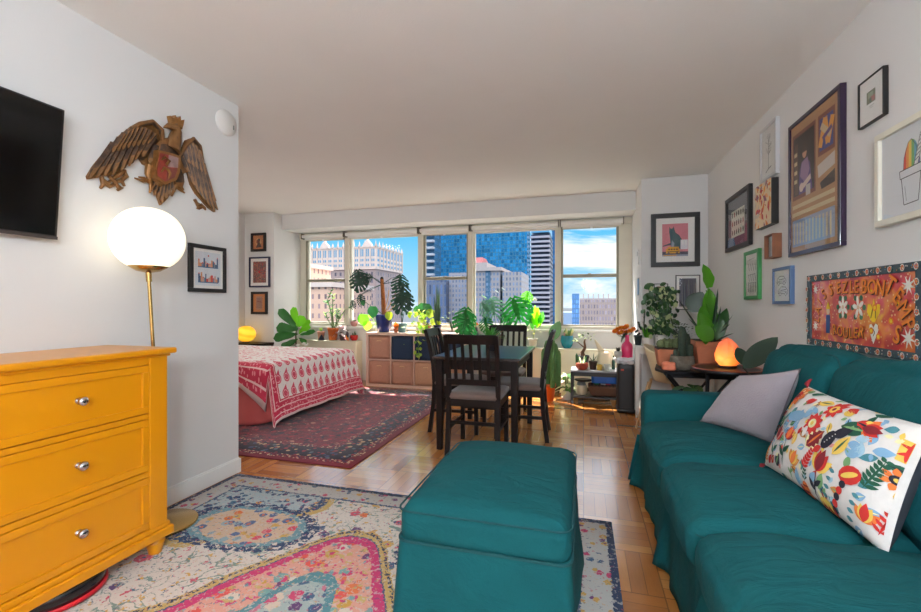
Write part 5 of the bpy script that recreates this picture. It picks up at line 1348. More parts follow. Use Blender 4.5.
# philodendron round leaf
o=at(427,5.86,ks); T=plant('heart_leaf_philodendron','broad dark heart leaf philodendron rising behind the lime pothos',o,'taper',.06,.11,TERRA)
m=MB()
for (px,py,w,mi) in ((424,311,.22,0),(418,311,.14,0),(430,314,.13,1),(433,322,.10,1)):
    c=rel(at(px,5.84,py=py),o); leaf(m,c+Vc((0.02,0,w*.5)),c-Vc((.01,0,w*.5)),w,'heart',0,mi,8); m.tube([(0,0,.1),tuple(c)],.004,5,0)
m.build('foliage',[LEAF((40,96,44),.35),LEAF((190,210,70),.6)],T)
# snake plant
o=at(437.5,5.78,ks); T=plant('snake_plant','tall thin snake plant in a navy pot on the cube shelf behind the left chair',o,'taper',.058,.115,M((28,36,84),.3))
m=MB()
for (px,py,w,b0) in ((434.5,296,.035,-1),(437,285,.04,0),(439,288,.035,1),(440.5,306,.03,1),(433,309,.03,-1)):
    c=rel(at(px,5.78,py=py),o); leaf(m,(b0*.012,0,.09),c,w,'sword',0,0,10,.5,roll=.3*b0)
for k in range(8): a=random.uniform(-1,1); leaf(m,(.03,-.02,.1),(.03+.05*a,-.04,.12+.06*random.random()),.03,'oval',0,1,5)
m.build('foliage',[LEAF((58,82,54),.15),LEAF((190,200,60),.6)],T)
# jar with cuttings
o=at(452,5.80,ks); t=thing('glass_jar','clear glass jar of leafy cuttings on the cube shelf beside the far chair back','jar',o)
m=MB(); m.lathe([(.05,0),(.052,.01),(.054,.08),(.038,.11),(.036,.13),(.033,.13),(.035,.11),(.05,.08),(.048,.012),(0,.01)],seg=24); m.build('jar_body',GLASS,t)
m=MB(); random.seed(2)
for k in range(16):
    a=random.uniform(0,2*pi); r_=random.uniform(.04,.15); p=Vc((r_*cos(a)*.9,r_*sin(a)*.4,random.uniform(.16,.30))); m.tube([(0,0,.02),(p.x*.3,p.y*.3,.14),tuple(p)],.0025,5,0); leaf(m,p,p+Vc((.06*cos(a),.02,.02)),.035,'lance',.1,random.choice([0,1]),5)
m.build('cuttings',[LEAF((60,90,60),.3),LEAF((150,170,90),.5)],t)
# right part: radiator cover top z .59
zr=.59
def stand_pt(px,y): return at(px,y,zr)
o=at(463,5.72,ks) ; o.x=min(o.x,-1.60); T=plant('swiss_cheese_plant','glossy green split leaf plant at the right end of the cube shelf',o,'taper',.07,.12,M((60,60,62),.5))
m=MB()
for (px,py,s,an,fa) in ((466,309,.34,-.1,(-.2,-1,.4)),(458,316,.22,.9,(-.4,-1,.4)),(474,316,.25,-.9,(.4,-1,.4)),(463,324,.22,.3,(-.2,-1,.3)),(471,326,.24,-.3,(0,-1,.3))): monstera(m,(0,0,.1),rel(at(px,5.62,py=py),o),fa,s,0,px,an)
m.build('foliage',LEAF((30,104,44),.45),T)
o=at(476,5.93,zr); t=thing('flower_vase','dark slim vase holding one orange bloom among the window plants','vase',o)
m=MB(); m.lathe([(.05,0),(.055,.08),(.028,.20),(.022,.26),(.018,.26)],seg=20); m.build('vase_body',M((46,44,48),.4),t)
m=MB()
for k in range(16):
    a=2*pi*k*.38; r_=.02+.035*(k/16); leaf(m,(0,0,.28),(r_*cos(a),r_*sin(a),.30+.03*(1-k/16)),.03,'oval',0,0,5)
m.tube([(0,0,.24),(0,0,.29)],.004,5,1); m.build('blossoms',[LEAF((232,130,34),.3),LEAF(G1)],t)
# big window monstera behind table
o=at(497,5.94,zr); T=plant('large_monstera','large spreading monstera with huge split leaves before the blue tower window',o,'taper',.11,.16,M((90,84,78),.6))
m=MB()
for (px,py,s,an,yy,fa,mi) in ((492,299,.33,.35,5.80,(-.4,-1,.5),2),(482,303,.25,.9,5.78,(-.5,-1,.4),2),(513,299,.40,.35,5.70,(-.1,-1,.35),0),(526,300,.30,-.4,5.80,(.3,-1,.4),0),(528,292,.16,-.2,5.80,(.2,-1,.3),1),(504,314,.20,.8,5.70,(-.3,-1,.5),0),(485,318,.2,.3,5.70,(-.2,-1,.5),0)):
    monstera(m,(0,0,.12),rel(at(px,yy,py=py),o),fa,s,mi,px,an)
m.build('foliage',[LEAF((28,112,40),.5),LEAF((96,170,40),.6),LEAF((84,130,104),.4)],T)
for (px,py) in ((484,296),(494,288)): pass
o=at(500,5.99,zs); T=plant('small_leaf_vine','slender vine with a pale new leaf climbing the window above the monsteras',(o.x,6.0,zs),'cyl',.035,.06,M((220,220,214),.5)); o=Vc((o.x,6.0,zs))
m=MB(); pts=[(0,0,.05)]+[tuple(rel(at(a,5.95,py=b),o)) for a,b in ((497,318),(493,308),(497,296),(499,289))]; m.tube(pts,.004,5,0)
for (px,py,w,mi) in ((500,290,.07,0),(497,292,.06,1),(484,297,.07,2),(503,289,.05,1)): c=rel(at(px,5.93,py=py),o); leaf(m,c+Vc((-w*.5,0,.02)),c+Vc((w*.6,0,-.02)),w*.9,'heart',0,mi,6)
m.build('foliage',[LEAF((50,66,60)),LEAF((180,196,180)),LEAF((120,180,50),.6)],T)
o=at(533,5.93,zr); T=plant('croton_plant','plant with glowing lime leaves in a white pot on the right radiator cover',o,'taper',.065,.12,M((226,222,210),.5))
m=MB()
for (px,py,q,qq,w,mi) in ((534,326,535,305,.11,0),(537,328,538,307,.10,0),(533,330,529,308,.09,1),(539,324,543,311,.10,1),(540,327,544,318,.08,0),(531,322,528,312,.09,1)):
    leaf(m,rel(at(px,5.9,py=py),o),rel(at(q,5.88,py=qq),o),w*1.2,'lance',0,mi,8,roll=.6)
for k in range(30):
    px,py=random.uniform(525,543),random.uniform(322,338); c=rel(at(px,random.uniform(5.86,5.96),py=py),o); leaf(m,c,c+Vc((random.uniform(-.03,.03),-.02,random.uniform(-.02,.03))),.025,'oval',0,random.choice([2,3]),4)
m.tube([(0,0,.1),tuple(rel(at(535,5.9,py=326),o))],.005,5,2); m.lathe([(.02,0),(.03,.02),(0,.05)],tuple(rel(at(535,5.9,py=301),o)),8,4)
m.build('foliage',[LEAF((130,216,30),.7),LEAF((60,130,44),.5),LEAF((150,170,90)),LEAF((196,190,120)),LEAF((240,226,210))],T)
# bromeliad on the table
o=Vc((-.80,3.80,.75)); T=plant('spider_plant','spiky green plant with pink tips in a dark pot on the dining table',o,'taper',.055,.095,M((52,50,56),.5))
m=MB(); random.seed(12)
for k in range(40):
    a=2*pi*k/40+random.random()*.3; r_=random.uniform(.04,.17); h_=random.uniform(.15,.31); leaf(m,(0,0,.08),(r_*cos(a),r_*sin(a),h_),.020,'sword',.35,1 if k%11==0 else 0,7,.3)
m.build('foliage',[LEAF((70,140,56),.45),LEAF((226,120,100),.4)],T)

# columnar cactus
o=Vc((-.42,5.33,0)); T=plant('column_cactus','cluster of tall ribbed column cacti in a bright orange floor pot',o,'taper',.10,.22,pm('bright_orange_plastic',(236,104,34),.45,var=.03))
m=MB()
def rib(t_,h_): return 1+.16*math.cos(t_*7)
for (px,top,r_,yy) in ((552.5,335,.036,5.33),(557,343,.032,5.36),(547,340,.032,5.30),(561,350,.028,5.35),(543,348,.028,5.3),(554,352,.03,5.24)):
    tp_=rel(at(px,yy,py=top),o); h_=tp_.z-.18; m.lathe([(r_*.8,0),(r_,h_*.1),(r_*.92,h_*.35),(r_*1.05,h_*.6),(r_,h_*.88),(r_*.6,h_*.97),(0,h_)],(tp_.x*.8,tp_.y,.18),28,ridge=rib)
m.build('cactus_columns',pm('cactus_skin',(84,128,66),.6,var=.2,vs=30),T)
m=MB(); a=rel(at(551,5.30,py=341),o); c=rel(at(560,5.28,py=321),o); leaf(m,a,c,.15,'oval',0,0,12,.12,face=(-.3,-1,.3))
m.build('paddle_leaf',LEAF((108,150,100),.3),T)
o=Vc((-.20,5.50,0)); T=plant('spotted_aglaonema','leafy plant with white speckled leaves in a low pot beside the orange pot',o,'cyl',.07,.11,M((210,204,190),.6))
m=MB(); random.seed(40)
for k in range(30):
    a=random.uniform(0,2*pi); r_=random.uniform(.05,.17); h_=random.uniform(.12,.42); p=Vc((r_*.4*cos(a),r_*.4*sin(a),h_*.8)); m.tube([(0,0,.1),tuple(p)],.003,5,0); leaf(m,p,p+Vc((r_*.8*cos(a),r_*.8*sin(a),-.02)),.055,'lance',.3,random.choice([0,1,1]),6)
m.build('foliage',[LEAF((80,130,60),.4),LEAF((210,222,180),.5)],T)
# teal pot on right ledge
o=at(567,5.92,zr); T=plant('flowering_succulent','round teal glazed pot with cream and pink succulent on the right radiator cover',(o.x,5.945,zr),'bowl',.085,.165,pm('teal_glaze',(34,140,160),.25,var=.1))
m=MB(); random.seed(4)
for k in range(40):
    a=random.uniform(0,2*pi); r_=random.uniform(.02,.12); leaf(m,(r_*.5*cos(a),r_*.4*sin(a),.15),(r_*cos(a),r_*.6*sin(a),.19+random.uniform(0,.08)),.03,'oval',0,random.choice([0,1,2,2]),5)
m.build('foliage',[LEAF((236,220,150)),LEAF((226,160,150)),LEAF((110,150,90))],T)
# ------------------------------------------------- low black bench with things
BT=thing('low_shelf_unit','low black two tier shelf under the right hand window','shelf',(.13,5.44,0))
BKW=pm('black_brown_laminate',(40,34,34),.4,var=.1)
m=MB(); m.box(-.275,.275,-.15,.20,.365,.39); m.build('top',pm('worn_grey_top',(150,150,156),.3,var=.05),BT,bevel=.002)
m=MB(); m.box(-.275,.275,-.152,-.135,.325,.372); m.box(-.275,-.262,-.15,.2,.325,.365); m.box(.262,.275,-.15,.2,.325,.365); m.build('apron',BKW,BT)
m=MB(); m.box(-.265,.265,-.14,.19,.065,.085); m.build('lower_shelf',BKW,BT)
for sx in (-.26,.26):
    for sy in (-.135,.185): m=MB(); m.box(sx-.017,sx+.017,sy-.017,sy+.017,0,.366); m.build('leg',BKW,BT)
zt=.39
def T2(px,y): return at(px,y,zt)
o=T2(582,5.36); T=plant('bowl_succulent','terracotta bowl of striped succulents at the left end of the low black shelf',o,'bowl',.075,.085,M((176,76,52),.6))
m=MB()
for k in range(12): a=2*pi*k/12; leaf(m,(.02*cos(a),.02*sin(a),.07),(.06*cos(a),.05*sin(a),.10+.07*(k%3)/2),.022,'lance',0,k%2,5)
m.lathe([(.014,0),(.016,.1),(.0,.13)],(-.06,0,.07),8,1); m.build('foliage',[LEAF((206,214,170)),LEAF((60,100,60))],T)
o=T2(583.5,5.52); T=plant('ficus_bonsai','ficus bonsai with a thick twisted trunk in a dark pot',o,'taper',.07,.155,M((36,36,44),.4))
m=MB(); m.tube([(0,0,.13),(-.015,0,.19),(.02,0,.25),(.01,0,.32),(.02,0,.36)],[.032,.024,.016,.012,.006],8); m.tube([(.01,0,.25),(-.06,0,.31),(-.10,0,.33)],[.008,.005,.003],6); m.build('trunk',M((110,76,56),.8),T)
m=MB(); random.seed(6)
for k in range(60):
    c=random.choice([(.02,.40),(-.09,.33),(.05,.36),(-.01,.37)]); p=Vc((c[0]+random.gauss(0,.03),random.gauss(0,.03),c[1]+random.gauss(0,.022))); leaf(m,p,p+Vc((random.uniform(-.03,.03),random.uniform(-.02,.02),random.uniform(-.01,.03))),.024,'oval',0,random.choice([0,1]),4)
m.build('foliage',[LEAF((60,84,56)),LEAF((170,186,130),.5)],T)
o=T2(593,5.44); T=plant('small_aloe','small aloe with thin leaves in a dark brown pot on the low black shelf',o,'taper',.05,.10,M((70,52,46),.6))
m=MB()
for k in range(9): a=2*pi*k/9; leaf(m,(0,0,.08),(.07*cos(a),.05*sin(a),.15+.03*(k%3)),.014,'sword',.1,0,5)
m.build('foliage',LEAF((96,110,90)),T)
def simple(name,label,cat,px,y,prof,mat,seg=20,z=zt,part=None):
    o=at(px,y,z); m=MB(); m.lathe(prof,seg=seg); ob=m.build(name,mat,None,o); tag(ob,label,cat); return ob
simple('candle','yellow wax candle in a straight glass on the low black shelf','candle',599.5,5.38,[(.028,0),(.030,.005),(.030,.066),(.022,.066),(.020,.060),(0,.060)],pm('yellow_wax',(222,184,80),.5,var=.03))
simple('drinking_glass','short frosted white tumbler beside the yellow candle','glass',607,5.38,[(.034,0),(.036,.004),(.038,.075),(.034,.075),(.032,.010),(0,.008)],M((214,218,206),.25))
simple('drinking_glass','small clear glass cup to the right of the frosted tumbler','glass',613,5.36,[(.022,0),(.024,.004),(.027,.065),(.025,.065),(.022,.006),(0,.005)],GLASS)
# cream watering can with long spout, behind
t=thing('watering_can','cream watering can with a long slanting spout at the back of the black shelf','watering can',at(604,5.54,zt))
CR=M((222,214,180),.5)
m=MB(); m.rbox((0,0,.105),(.085,.055,.105),.04,n=12,taper=lambda q:Vc((q.x*(1-.25*max(0,q.z/.105)),q.y,q.z))); m.build('body',CR,t)
m=MB(); m.hexa([(-.055,-.02,.17),(.02,-.02,.20),(.02,.02,.20),(-.055,.02,.17)],[(-.112,-.006,.345),(-.100,-.006,.352),(-.100,.006,.352),(-.112,.006,.345)]); m.build('spout',CR,t,bevel=.004)
m=MB(); m.tube([(.04,0,.20),(.09,0,.22),(.12,0,.16),(.09,0,.07)],.008,8); m.build('handle',CR,t)
simple('bottle','slim dark green bottle standing behind the cups on the black shelf','bottle',613.5,5.50,[(.018,0),(.020,.01),(.020,.10),(.008,.13),(.008,.165),(0,.166)],M((20,60,44),.15))
# bin with the pink vase etc beside
TC=thing('trash_can','tall slim black waste bin lined with a crumpled white bag','bin',(.44,5.06,0))
m=MB(); m.rbox((0,0,.275),(.085,.125,.265),.03,n=14); m.build('bin_body',pm('black_bin_plastic',(34,32,33),.45,var=.05),TC)
m=MB(); m.rbox((0,0,.025),(.092,.132,.025),.02,n=10); m.build('base',BLACK,TC)
m=MB(); m.rbox((0,0,.548),(.088,.128,.022),.012,n=22,wr=.012,wf=26); m.build('liner_bag',M((196,196,200),.5),TC)
m=MB(); m.box(-.055,-.025,-.128,-.124,.455,.475); m.build('red_badge',M((196,60,40),.5),TC)
o=at(626,5.30,.39)
PS=thing('plant_stool','small white stool behind the waste bin carrying the pink vase','stool',(o.x-.02,5.33,.155))
m=MB(); m.lathe([(.12,0),(.12,.02),(.0,.02)],(0,0,.37),24); m.build('seat',WHITE,PS)
for k in range(3): a=2*pi*k/3; m=MB(); m.tube([(.10*cos(a),.10*sin(a),-.155),(.08*cos(a),.08*sin(a),.37)],.01,8); m.build('leg',WHITE,PS)
px_=o.x+.015
t=thing('flower_vase','hot pink bottle vase with a bunch of orange roses','vase',(px_,5.33,.545)); HP=pm('hot_pink_ceramic',(226,56,108),.3,var=.02)
m=MB(); m.lathe([(.058,0),(.062,.01),(.064,.13),(.055,.165),(.024,.20),(.021,.26),(.025,.27),(.018,.27)],seg=26); m.build('vase_body',HP,t)
m=MB(); random.seed(14)
heads=[(-.14,.31),(-.10,.345),(-.055,.32),(-.02,.36),(.03,.335),(.07,.34),(-.085,.30),(.0,.31),(-.12,.335),(.05,.31),(-.04,.345),(.0,.37),(-.07,.36)]
for (x,z) in heads:
    yy=random.uniform(-.06,.06); z+=random.uniform(-.02,.015)
    for k in range(14): a=k*2.4; r_=.014+.030*k/14; leaf(m,(x,yy,z-.025),(x+r_*cos(a),yy+r_*sin(a),z-.012+.04*(1-k/14)),.046,'oval',0,random.choice([0,0,1]),4)
    m.tube([(0,0,.26),(x*.6,yy*.6,z-.06),(x,yy,z-.01)],.0025,5,2)
for k in range(5): leaf(m,(-.02,0,.29),(-.07+.01*k,-.03+.015*k,.20+.015*k),.05,'oval',.2,2,6)
m.build('roses',[LEAF((240,140,34),.25),LEAF((236,110,44),.25),LEAF((60,80,50),.2)],t)
o=at(618,5.36,zt); T=plant('small_succulent','dark little succulent in a lumpy white pot left of the pink vase',(px_-.10,5.30,.545),'bowl',.045,.085,M((206,200,192),.6))
m=MB()
for k in range(14): a=k*2.4; leaf(m,(0,0,.07),(.03*cos(a),.03*sin(a),.11+.02*(k%2)),.022,'oval',0,0,4)
m.build('foliage',LEAF((60,56,56)),T)
# below: blue tub, basket, white pot, black dish
t=thing('storage_tub','bright blue plastic tub pushed onto the low black shelf','tub',(.235,5.47,.235))
m=MB(); m.rbox((0,0,.045),(.145,.13,.045),.012,n=8); m.build('tub_body',M((16,84,170),.4),t)
t=thing('basket','dark brown woven basket on the lower tier of the black shelf','basket',(.225,5.43,.086))
def weave():
    m_,nt=newmat('dark_wicker'); x,y,z=nt.sep(nt.coord()); w=(x*160).sin()*(z*220).sin(); nt.put(nt.b.inputs['Base Color'],nt.mix(w.gt(0),(66,44,34),(110,76,56))); nt.b.inputs['Roughness'].default_value=.8; return m_
m=MB(); m.rbox((0,0,.066),(.16,.13,.062),.025,n=12,taper=lambda q:Vc((q.x*(1+.12*q.z/.06),q.y*(1+.08*q.z/.06),q.z))); m.build('basket_body',weave(),t)
for i,(x,c,l) in enumerate(((-.08,(60,130,90),'small green packet lying in the dark brown basket'),(.0,(226,222,220),'small white packet lying in the dark brown basket'),(.05,(206,70,80),'small red packet lying in the dark brown basket'))):
    m=MB(); m.rbox((0,0,.014),(.028,.03,.014),.008,n=6,wr=.004,wf=30); ob=m.build('packet',M(c,.4),None,(.225+x,5.42,.213)); tag(ob,l,'packet')
t=thing('cooking_pot','pale round cooking pot on the lower tier left of the basket','pot',(-.045+.02,5.42,.086))
m=MB(); m.lathe([(.05,0),(.065,.02),(.07,.07),(.066,.11),(.06,.115),(.0,.115)],seg=24); m.build('pot_body',M((206,190,160),.4),t)
m=MB(); m.lathe([(.055,.115),(.045,.15),(.0,.16)],seg=24); m.build('lid',M((120,124,124),.4),t)
t=thing('tray','black oval tray resting on the pale pot under the shelf top','tray',(.0,5.43,.248)); m=MB(); m.lathe([(.09,0),(.11,.012),(.10,.02),(0,.016)],squash=(1,.9)); m.build('tray_body',BLACK,t)

# ------------------------------------------------- white console desk
DK=thing('console_table','narrow white console table against the right pier','table',(.88,4.92,0))
m=MB(); m.box(-.365,.36,-.14,.14,.715,.738); m.build('top',WHITE,DK,bevel=.002)
m=MB(); m.box(-.34,.34,-.12,.12,.66,.715); m.build('apron',WHITE,DK)
for sx in (-.345,.34):
    for sy in (-.12,.12): m=MB(); m.box(sx-.018,sx+.018,sy-.018,sy+.018,0,.715); m.build('leg',WHITE,DK,bevel=.002)
m=MB(); m.box(-.34,.34,-.128,-.112,.17,.195); m.box(-.353,-.337,-.12,.12,.09,.11); m.build('stretcher',WHITE,DK)
zd=.738
o=at(636,4.88,zd); T=plant('tiny_dark_succulent','knobbly dark succulent in a small black pot at the left end of the white console',(.552,4.90,zd),'taper',.042,.105,M((38,48,50),.5))
m=MB(); random.seed(3)
for k in range(10): p=(random.uniform(-.02,.03),random.uniform(-.02,.02),.09+.016*k); m.lathe([(0,-.014),(.016,0),(0,.016)],p,8)
m.build('foliage',LEAF((30,38,36),.05),T)
o=at(648,4.88,zd); T=plant('mixed_succulents','bright green fern and rope succulent in a white tin pot on the white console',o,'cyl',.056,.085,M((222,214,210),.5)); 
m=MB()
for k in range(70):
    a=random.uniform(0,2*pi); r_=random.uniform(0,.06); leaf(m,(r_*.5*cos(a),r_*.5*sin(a),.075),(r_*cos(a)*1.2,r_*sin(a),.10+random.uniform(.02,.13)),.012,'lance',.1,random.choice([0,0,1]),4)
for k in range(5): p=Vc((-.03,-.01,.22+.028*k)); leaf(m,p,p+Vc((-.03+.015*(k%2),0,.03)),.03,'oval',0,2,5)
m.tube([(-.02,0,.08),(-.04,0,.22),(-.03,0,.36)],.006,6,2); m.lathe([(0,-.004),(.05,.0),(0,.004)],(0,0,.078),14,3)
m.build('foliage',[LEAF((76,150,40),.4),LEAF((120,170,60),.4),LEAF((26,50,34),.1),LEAF((170,80,60),.1)],T)
o=at(661,4.88,zd); 
def dots():
    m_,nt=newmat('dotted_white_ceramic'); d_=nt.vor(nt.coord(),42,rnd=.1)[0]; nt.put(nt.b.inputs['Base Color'],nt.mix(d_.lt(.3),(222,218,212),(120,104,96))); nt.b.inputs['Roughness'].default_value=.4; return m_
T=plant('variegated_hoya','climbing variegated hoya in a dotted white pot on the white console',o,'cyl',.062,.115,dots())
m=MB(); random.seed(77)
for k in range(330):
    px=random.gauss(662,7.5); py=random.uniform(287,334); 
    if px>678 or px<646: continue
    c=rel(at(px,random.uniform(4.78,4.96),py=py),o); leaf(m,c,c+Vc((random.uniform(-.04,.04),random.uniform(-.03,.01),random.uniform(-.05,.01))),.042,'oval',.2,random.choice([0,0,0,1,2]),5,face=(random.uniform(-.6,.6),-1,.3))
for (px,py,w) in ((649,286,.085),(649,298,.09),(645,303,.06),(663,284,.05),(668,291,.08),(657,291,.07),(644,312,.05)):
    c=rel(at(px,4.86,py=py),o); leaf(m,c+Vc((-w*.6,0,-w*.3)),c+Vc((w*.6,0,w*.25)) if py<290 else c+Vc((w*.2,0,w*.6)),w*.8,'oval',0,0,7,face=(0,-1,.3))
for (a,b_) in (((658,330),(648,288)),((662,330),(664,285)),((664,330),(668,292)),((657,330),(645,303))):
    m.tube([rel(at(a[0],4.87,py=a[1]),o),rel(at((a[0]+b_[0])/2+2,4.86,py=(a[1]+b_[1])/2),o),rel(at(b_[0],4.86,py=b_[1]),o)],.003,5,0)
m.build('foliage',[LEAF((52,92,44),.25),LEAF((190,200,150),.3),LEAF((30,62,34),.2)],T)
o=at(681,4.92,zd); T=plant('low_trailing_plant','low dark grey green trailing plant on the white console behind the cacti',o,'cyl',.06,.10,M((120,110,104),.6))
m=MB()
for k in range(110):
    a=random.uniform(0,2*pi); r_=random.uniform(0,.15); p=Vc((r_*cos(a),r_*.6*sin(a),.12+random.uniform(-.04,.12)*(1-r_*3))); leaf(m,p,p+Vc((.02*cos(a),.02*sin(a),.012)),.026,'oval',0,random.choice([0,1]),4)
m.build('foliage',[LEAF((46,66,48),.2),LEAF((84,100,70),.2)],T)
# ------------------------------------------------- shell chair
SC=thing('shell_chair','cream moulded shell chair standing behind the plant stand','chair',(.67,4.53,0),R(76))
m=MB()
def shell(u,v):
    a=-1.25+2.5*u; s=v
    if s<.45: 
        k=s/.45; r=.05+.20*k; x=r*sin(a)*1.05; y=-.20+.26*(1-k)*0+ .02+r*cos(a)*.8; z=.42+.03*k*k+abs(a)**2*.02*k
    else:
        k=(s-.45)/.55; r=.25+.03*k; x=r*sin(a)*1.05; y=-.18+r*cos(a)*.8+.06*k; z=.45+.03+k*(.30-.10*abs(a)**1.6*.6)+abs(a)**2*.015
    return (x,y,z)
m.grid(shell,28,22); m.build('shell_seat',pm('cream_shell',(226,208,170),.45,var=.02),SC,solid=.008)
for sx in (-1,1):
    for sy in (-1,1): m=MB(); m.tube([(sx*.10,sy*.10-.05,.43),(sx*.21,sy*.20-.05,0)],[.014,.009],8); m.build('leg',M((190,150,104),.5),SC)
# ------------------------------------------------- black folding plant stand
ST=thing('plant_stand','black metal folding stand crowded with pots behind the sofa arm','plant stand',(.90,4.06,0))
BM=pm('black_metal',(26,26,30),.4,.5,var=.1)
m=MB(); m.hexa([(-.315,-.06,.60),(-.27,-.24,.60),(.30,-.24,.60),(.30,.24,.60)],[(-.315,-.06,.622),(-.27,-.24,.622),(.30,-.24,.622),(.30,.24,.622)]); m.hexa([(-.315,-.06,.60),(.30,.24,.60),(-.02,.30,.60),(-.26,.24,.60)],[(-.315,-.06,.622),(.30,.24,.622),(-.02,.30,.622),(-.26,.24,.622)]); m.build('top',BM,ST,bevel=.003)
for sy in (-.2,.2):
    for s in (-1,1): m=MB(); m.tube([(s*.24,sy+.012*s,.60),(-s*.24,sy+.012*s,0)],.011,8); m.build('leg',BM,ST)
m=MB(); m.box(-.25,.25,-.215,-.195,.57,.60); m.build('brace',BM,ST)
z0=.622
o=Vc((.745,4.14,z0))
T=thing('cactus_planter','long terracotta planter of small spiny cacti at the left of the black stand','plant',o)
m=MB(); m.rbox((.0,0,.082),(.125,.085,.082),.02,n=10,taper=lambda q:Vc((q.x*(1+.10*q.z/.08),q.y*(1+.10*q.z/.08),q.z))); m.build('pot',TERRA,T)
m=MB(); m.rbox((0,0,.158),(.132,.088,.012),.008,n=8); m.build('soil',SOIL,T)
m=MB(); random.seed(55)
def crib(t_,h_): return 1+.12*math.cos(t_*9)
for k in range(15):
    x,y=random.uniform(-.11,.11),random.uniform(-.06,.06); h_=random.uniform(.05,.10); r_=random.uniform(.020,.032); m.lathe([(r_*.7,0),(r_,h_*.4),(r_*.85,h_*.8),(0,h_)],(x,y,.163),18,0,ridge=crib)
m.build('cactus_columns',pm('spiny_cactus',(104,116,76),.8,var=.35,vs=90),T)
o=Vc((.785,3.945,z0)); T=plant('stone_pot_cactus','dark tall cactus in a rough grey stone bowl on the black stand',o,'bowl',.095,.12,pm('rough_stone',(110,104,92),.9,var=.3,vs=30,bump=.8,bs=40))
m=MB()
for (x,y,h_,r_) in ((.0,0,.25,.030),(.04,.02,.19,.024),(.055,-.03,.11,.020),(-.05,-.02,.06,.020)): m.lathe([(r_*.8,0),(r_,h_*.3),(r_*.95,h_*.8),(r_*.6,h_*.96),(0,h_)],(x,y,.11),20,ridge=rib)
m.build('cactus_columns',pm('dark_cactus',(44,60,46),.7,var=.3,vs=60),T)
m=MB(); m.rbox((0,0,.036),(.050,.036,.034),.016,n=10,wr=.007,wf=28); ob=m.build('salt_block',pm('pink_salt',(222,128,96),.6,var=.12,vs=30),None,(.675,3.885,z0)); tag(ob,'rough pink salt rock candle holder at the front corner of the black stand','candle holder')
# big terracotta pot with bird of paradise
o=Vc((1.02,4.13,z0)); T=plant('bird_of_paradise','tall broad leaved green plant with dark spikes in a large square terracotta pot',o,None,0,0,None)
m=MB(); m.hexa([(-.085,-.085,0),(.085,-.085,0),(.085,.085,0),(-.085,.085,0)],[(-.115,-.115,.20),(.115,-.115,.20),(.115,.115,.20),(-.115,.115,.20)]); m.box(-.125,.125,-.125,.125,.19,.235); m.build('pot',TERRA,T,bevel=.008)
m=MB(); m.box(-.11,.11,-.11,.11,.23,.24); m.build('soil',SOIL,T)
m=MB()
for (bx,by,tx,ty,w,mi,yy,rl) in ((712,341,700,313,.15,0,3.98,.5),(713,340,695,326,.16,0,3.92,.8),(706,345,701,306,.17,0,4.0,1.0),(709,322,709,288,.15,0,4.06,.9),(716,343,706,290,.17,0,4.08,1.3),(714,340,727,308,.13,1,4.02,1.0),(716,340,722,318,.12,1,3.95,.8)):
    a=rel(at(min(max(bx,706),717),yy,py=by),o); c=rel(at(tx,yy,py=ty),o); leaf(m,a,c,w*.82,'oval',0,mi,10,.3,face=((rl-.8)*1.6,-1,.25),wave=.3)
# top leaf (folded) and its stalk
a=rel(at(708,4.05,py=288),o); c=rel(at(703,4.05,py=264),o); leaf(m,a,c,.12,'heart',0,0,10,.4,face=(.7,-1,.1),wave=.4); m.tube([(0,0,.22),tuple(a*.6+Vc((0,0,.1))),tuple(a)],[.010,.008,.005],6,0)
a=rel(at(690,4.16,py=312),o); c=rel(at(703,4.16,py=292),o); leaf(m,a,c,.17,'oval',0,2,10,.1,face=(0,-1,.2))
m.build('broad_leaves',[LEAF((84,150,36),.45,.35),LEAF((46,92,40),.3),LEAF((44,62,44),.1)],T)
m=MB()
for (bx,by,tx,ty,w) in ((706,342,677,298,.032),(709,342,688,318,.032),(711,342,718,288,.032),(714,342,733,315,.030),(715,342,734,333,.035),(712,341,721,306,.03),(716,341,730,324,.04)):
    a=rel(at(bx,3.98,py=by),o); c=rel(at(tx,3.92,py=ty),o); a.x=max(-.09,min(.09,a.x)); c.x=min(c.x,.155); leaf(m,a,c,w,'sword',0,0,8,.6)
m.build('spiky_leaves',LEAF((30,58,40),.1),T)
# rubber plant on the floor behind the round table
o=Vc((1.02,3.87-.02,0)); o=Vc((1.10,3.30+.0,0))
o=Vc((1.12,3.92,0)); 
RP=thing('rubber_plant','rubber plant with one long dark oval leaf reaching out beside the lamp and sofa','plant',(1.12,3.15,0))
o=Vc((1.12,3.15,0)); t=RP; pot(t,'taper',.085,.20,M((120,110,100),.7))
m=MB()
m.tube([(0,0,.17),(-.02,.03,.45),(-.01,.05,.66)],[.010,.008,.006],6,1)
a=rel(at(743,3.22,py=368),o); c=rel(at(778,3.16,py=337),o); c.x=min(c.x,.11); 
leaf(m,a,c,.125,'oval',0,0,12,.12,face=(-.4,-1,.3)); m.tube([(-.01,.05,.62),tuple(a)],[.006,.004],6,1)
for (bx,by,tx,ty,w) in ((745,366,737,345,.09),(746,366,750,350,.08)):
    a=rel(at(bx,3.24,py=by),o); c=rel(at(tx,3.28,py=ty),o); leaf(m,a,c,w,'oval',.1,0,8,.2,face=(.2,-1,.2))
m.build('foliage',[LEAF((30,52,32),.12,.65),M((70,60,44),.7)],t)
o=Vc((.86,3.62,0)); T=plant('floor_pothos','shaded leafy plant on the floor beneath the round side table',(.80,3.66,0),'taper',.09,.17,M((96,84,76),.7))
m=MB(); random.seed(91)
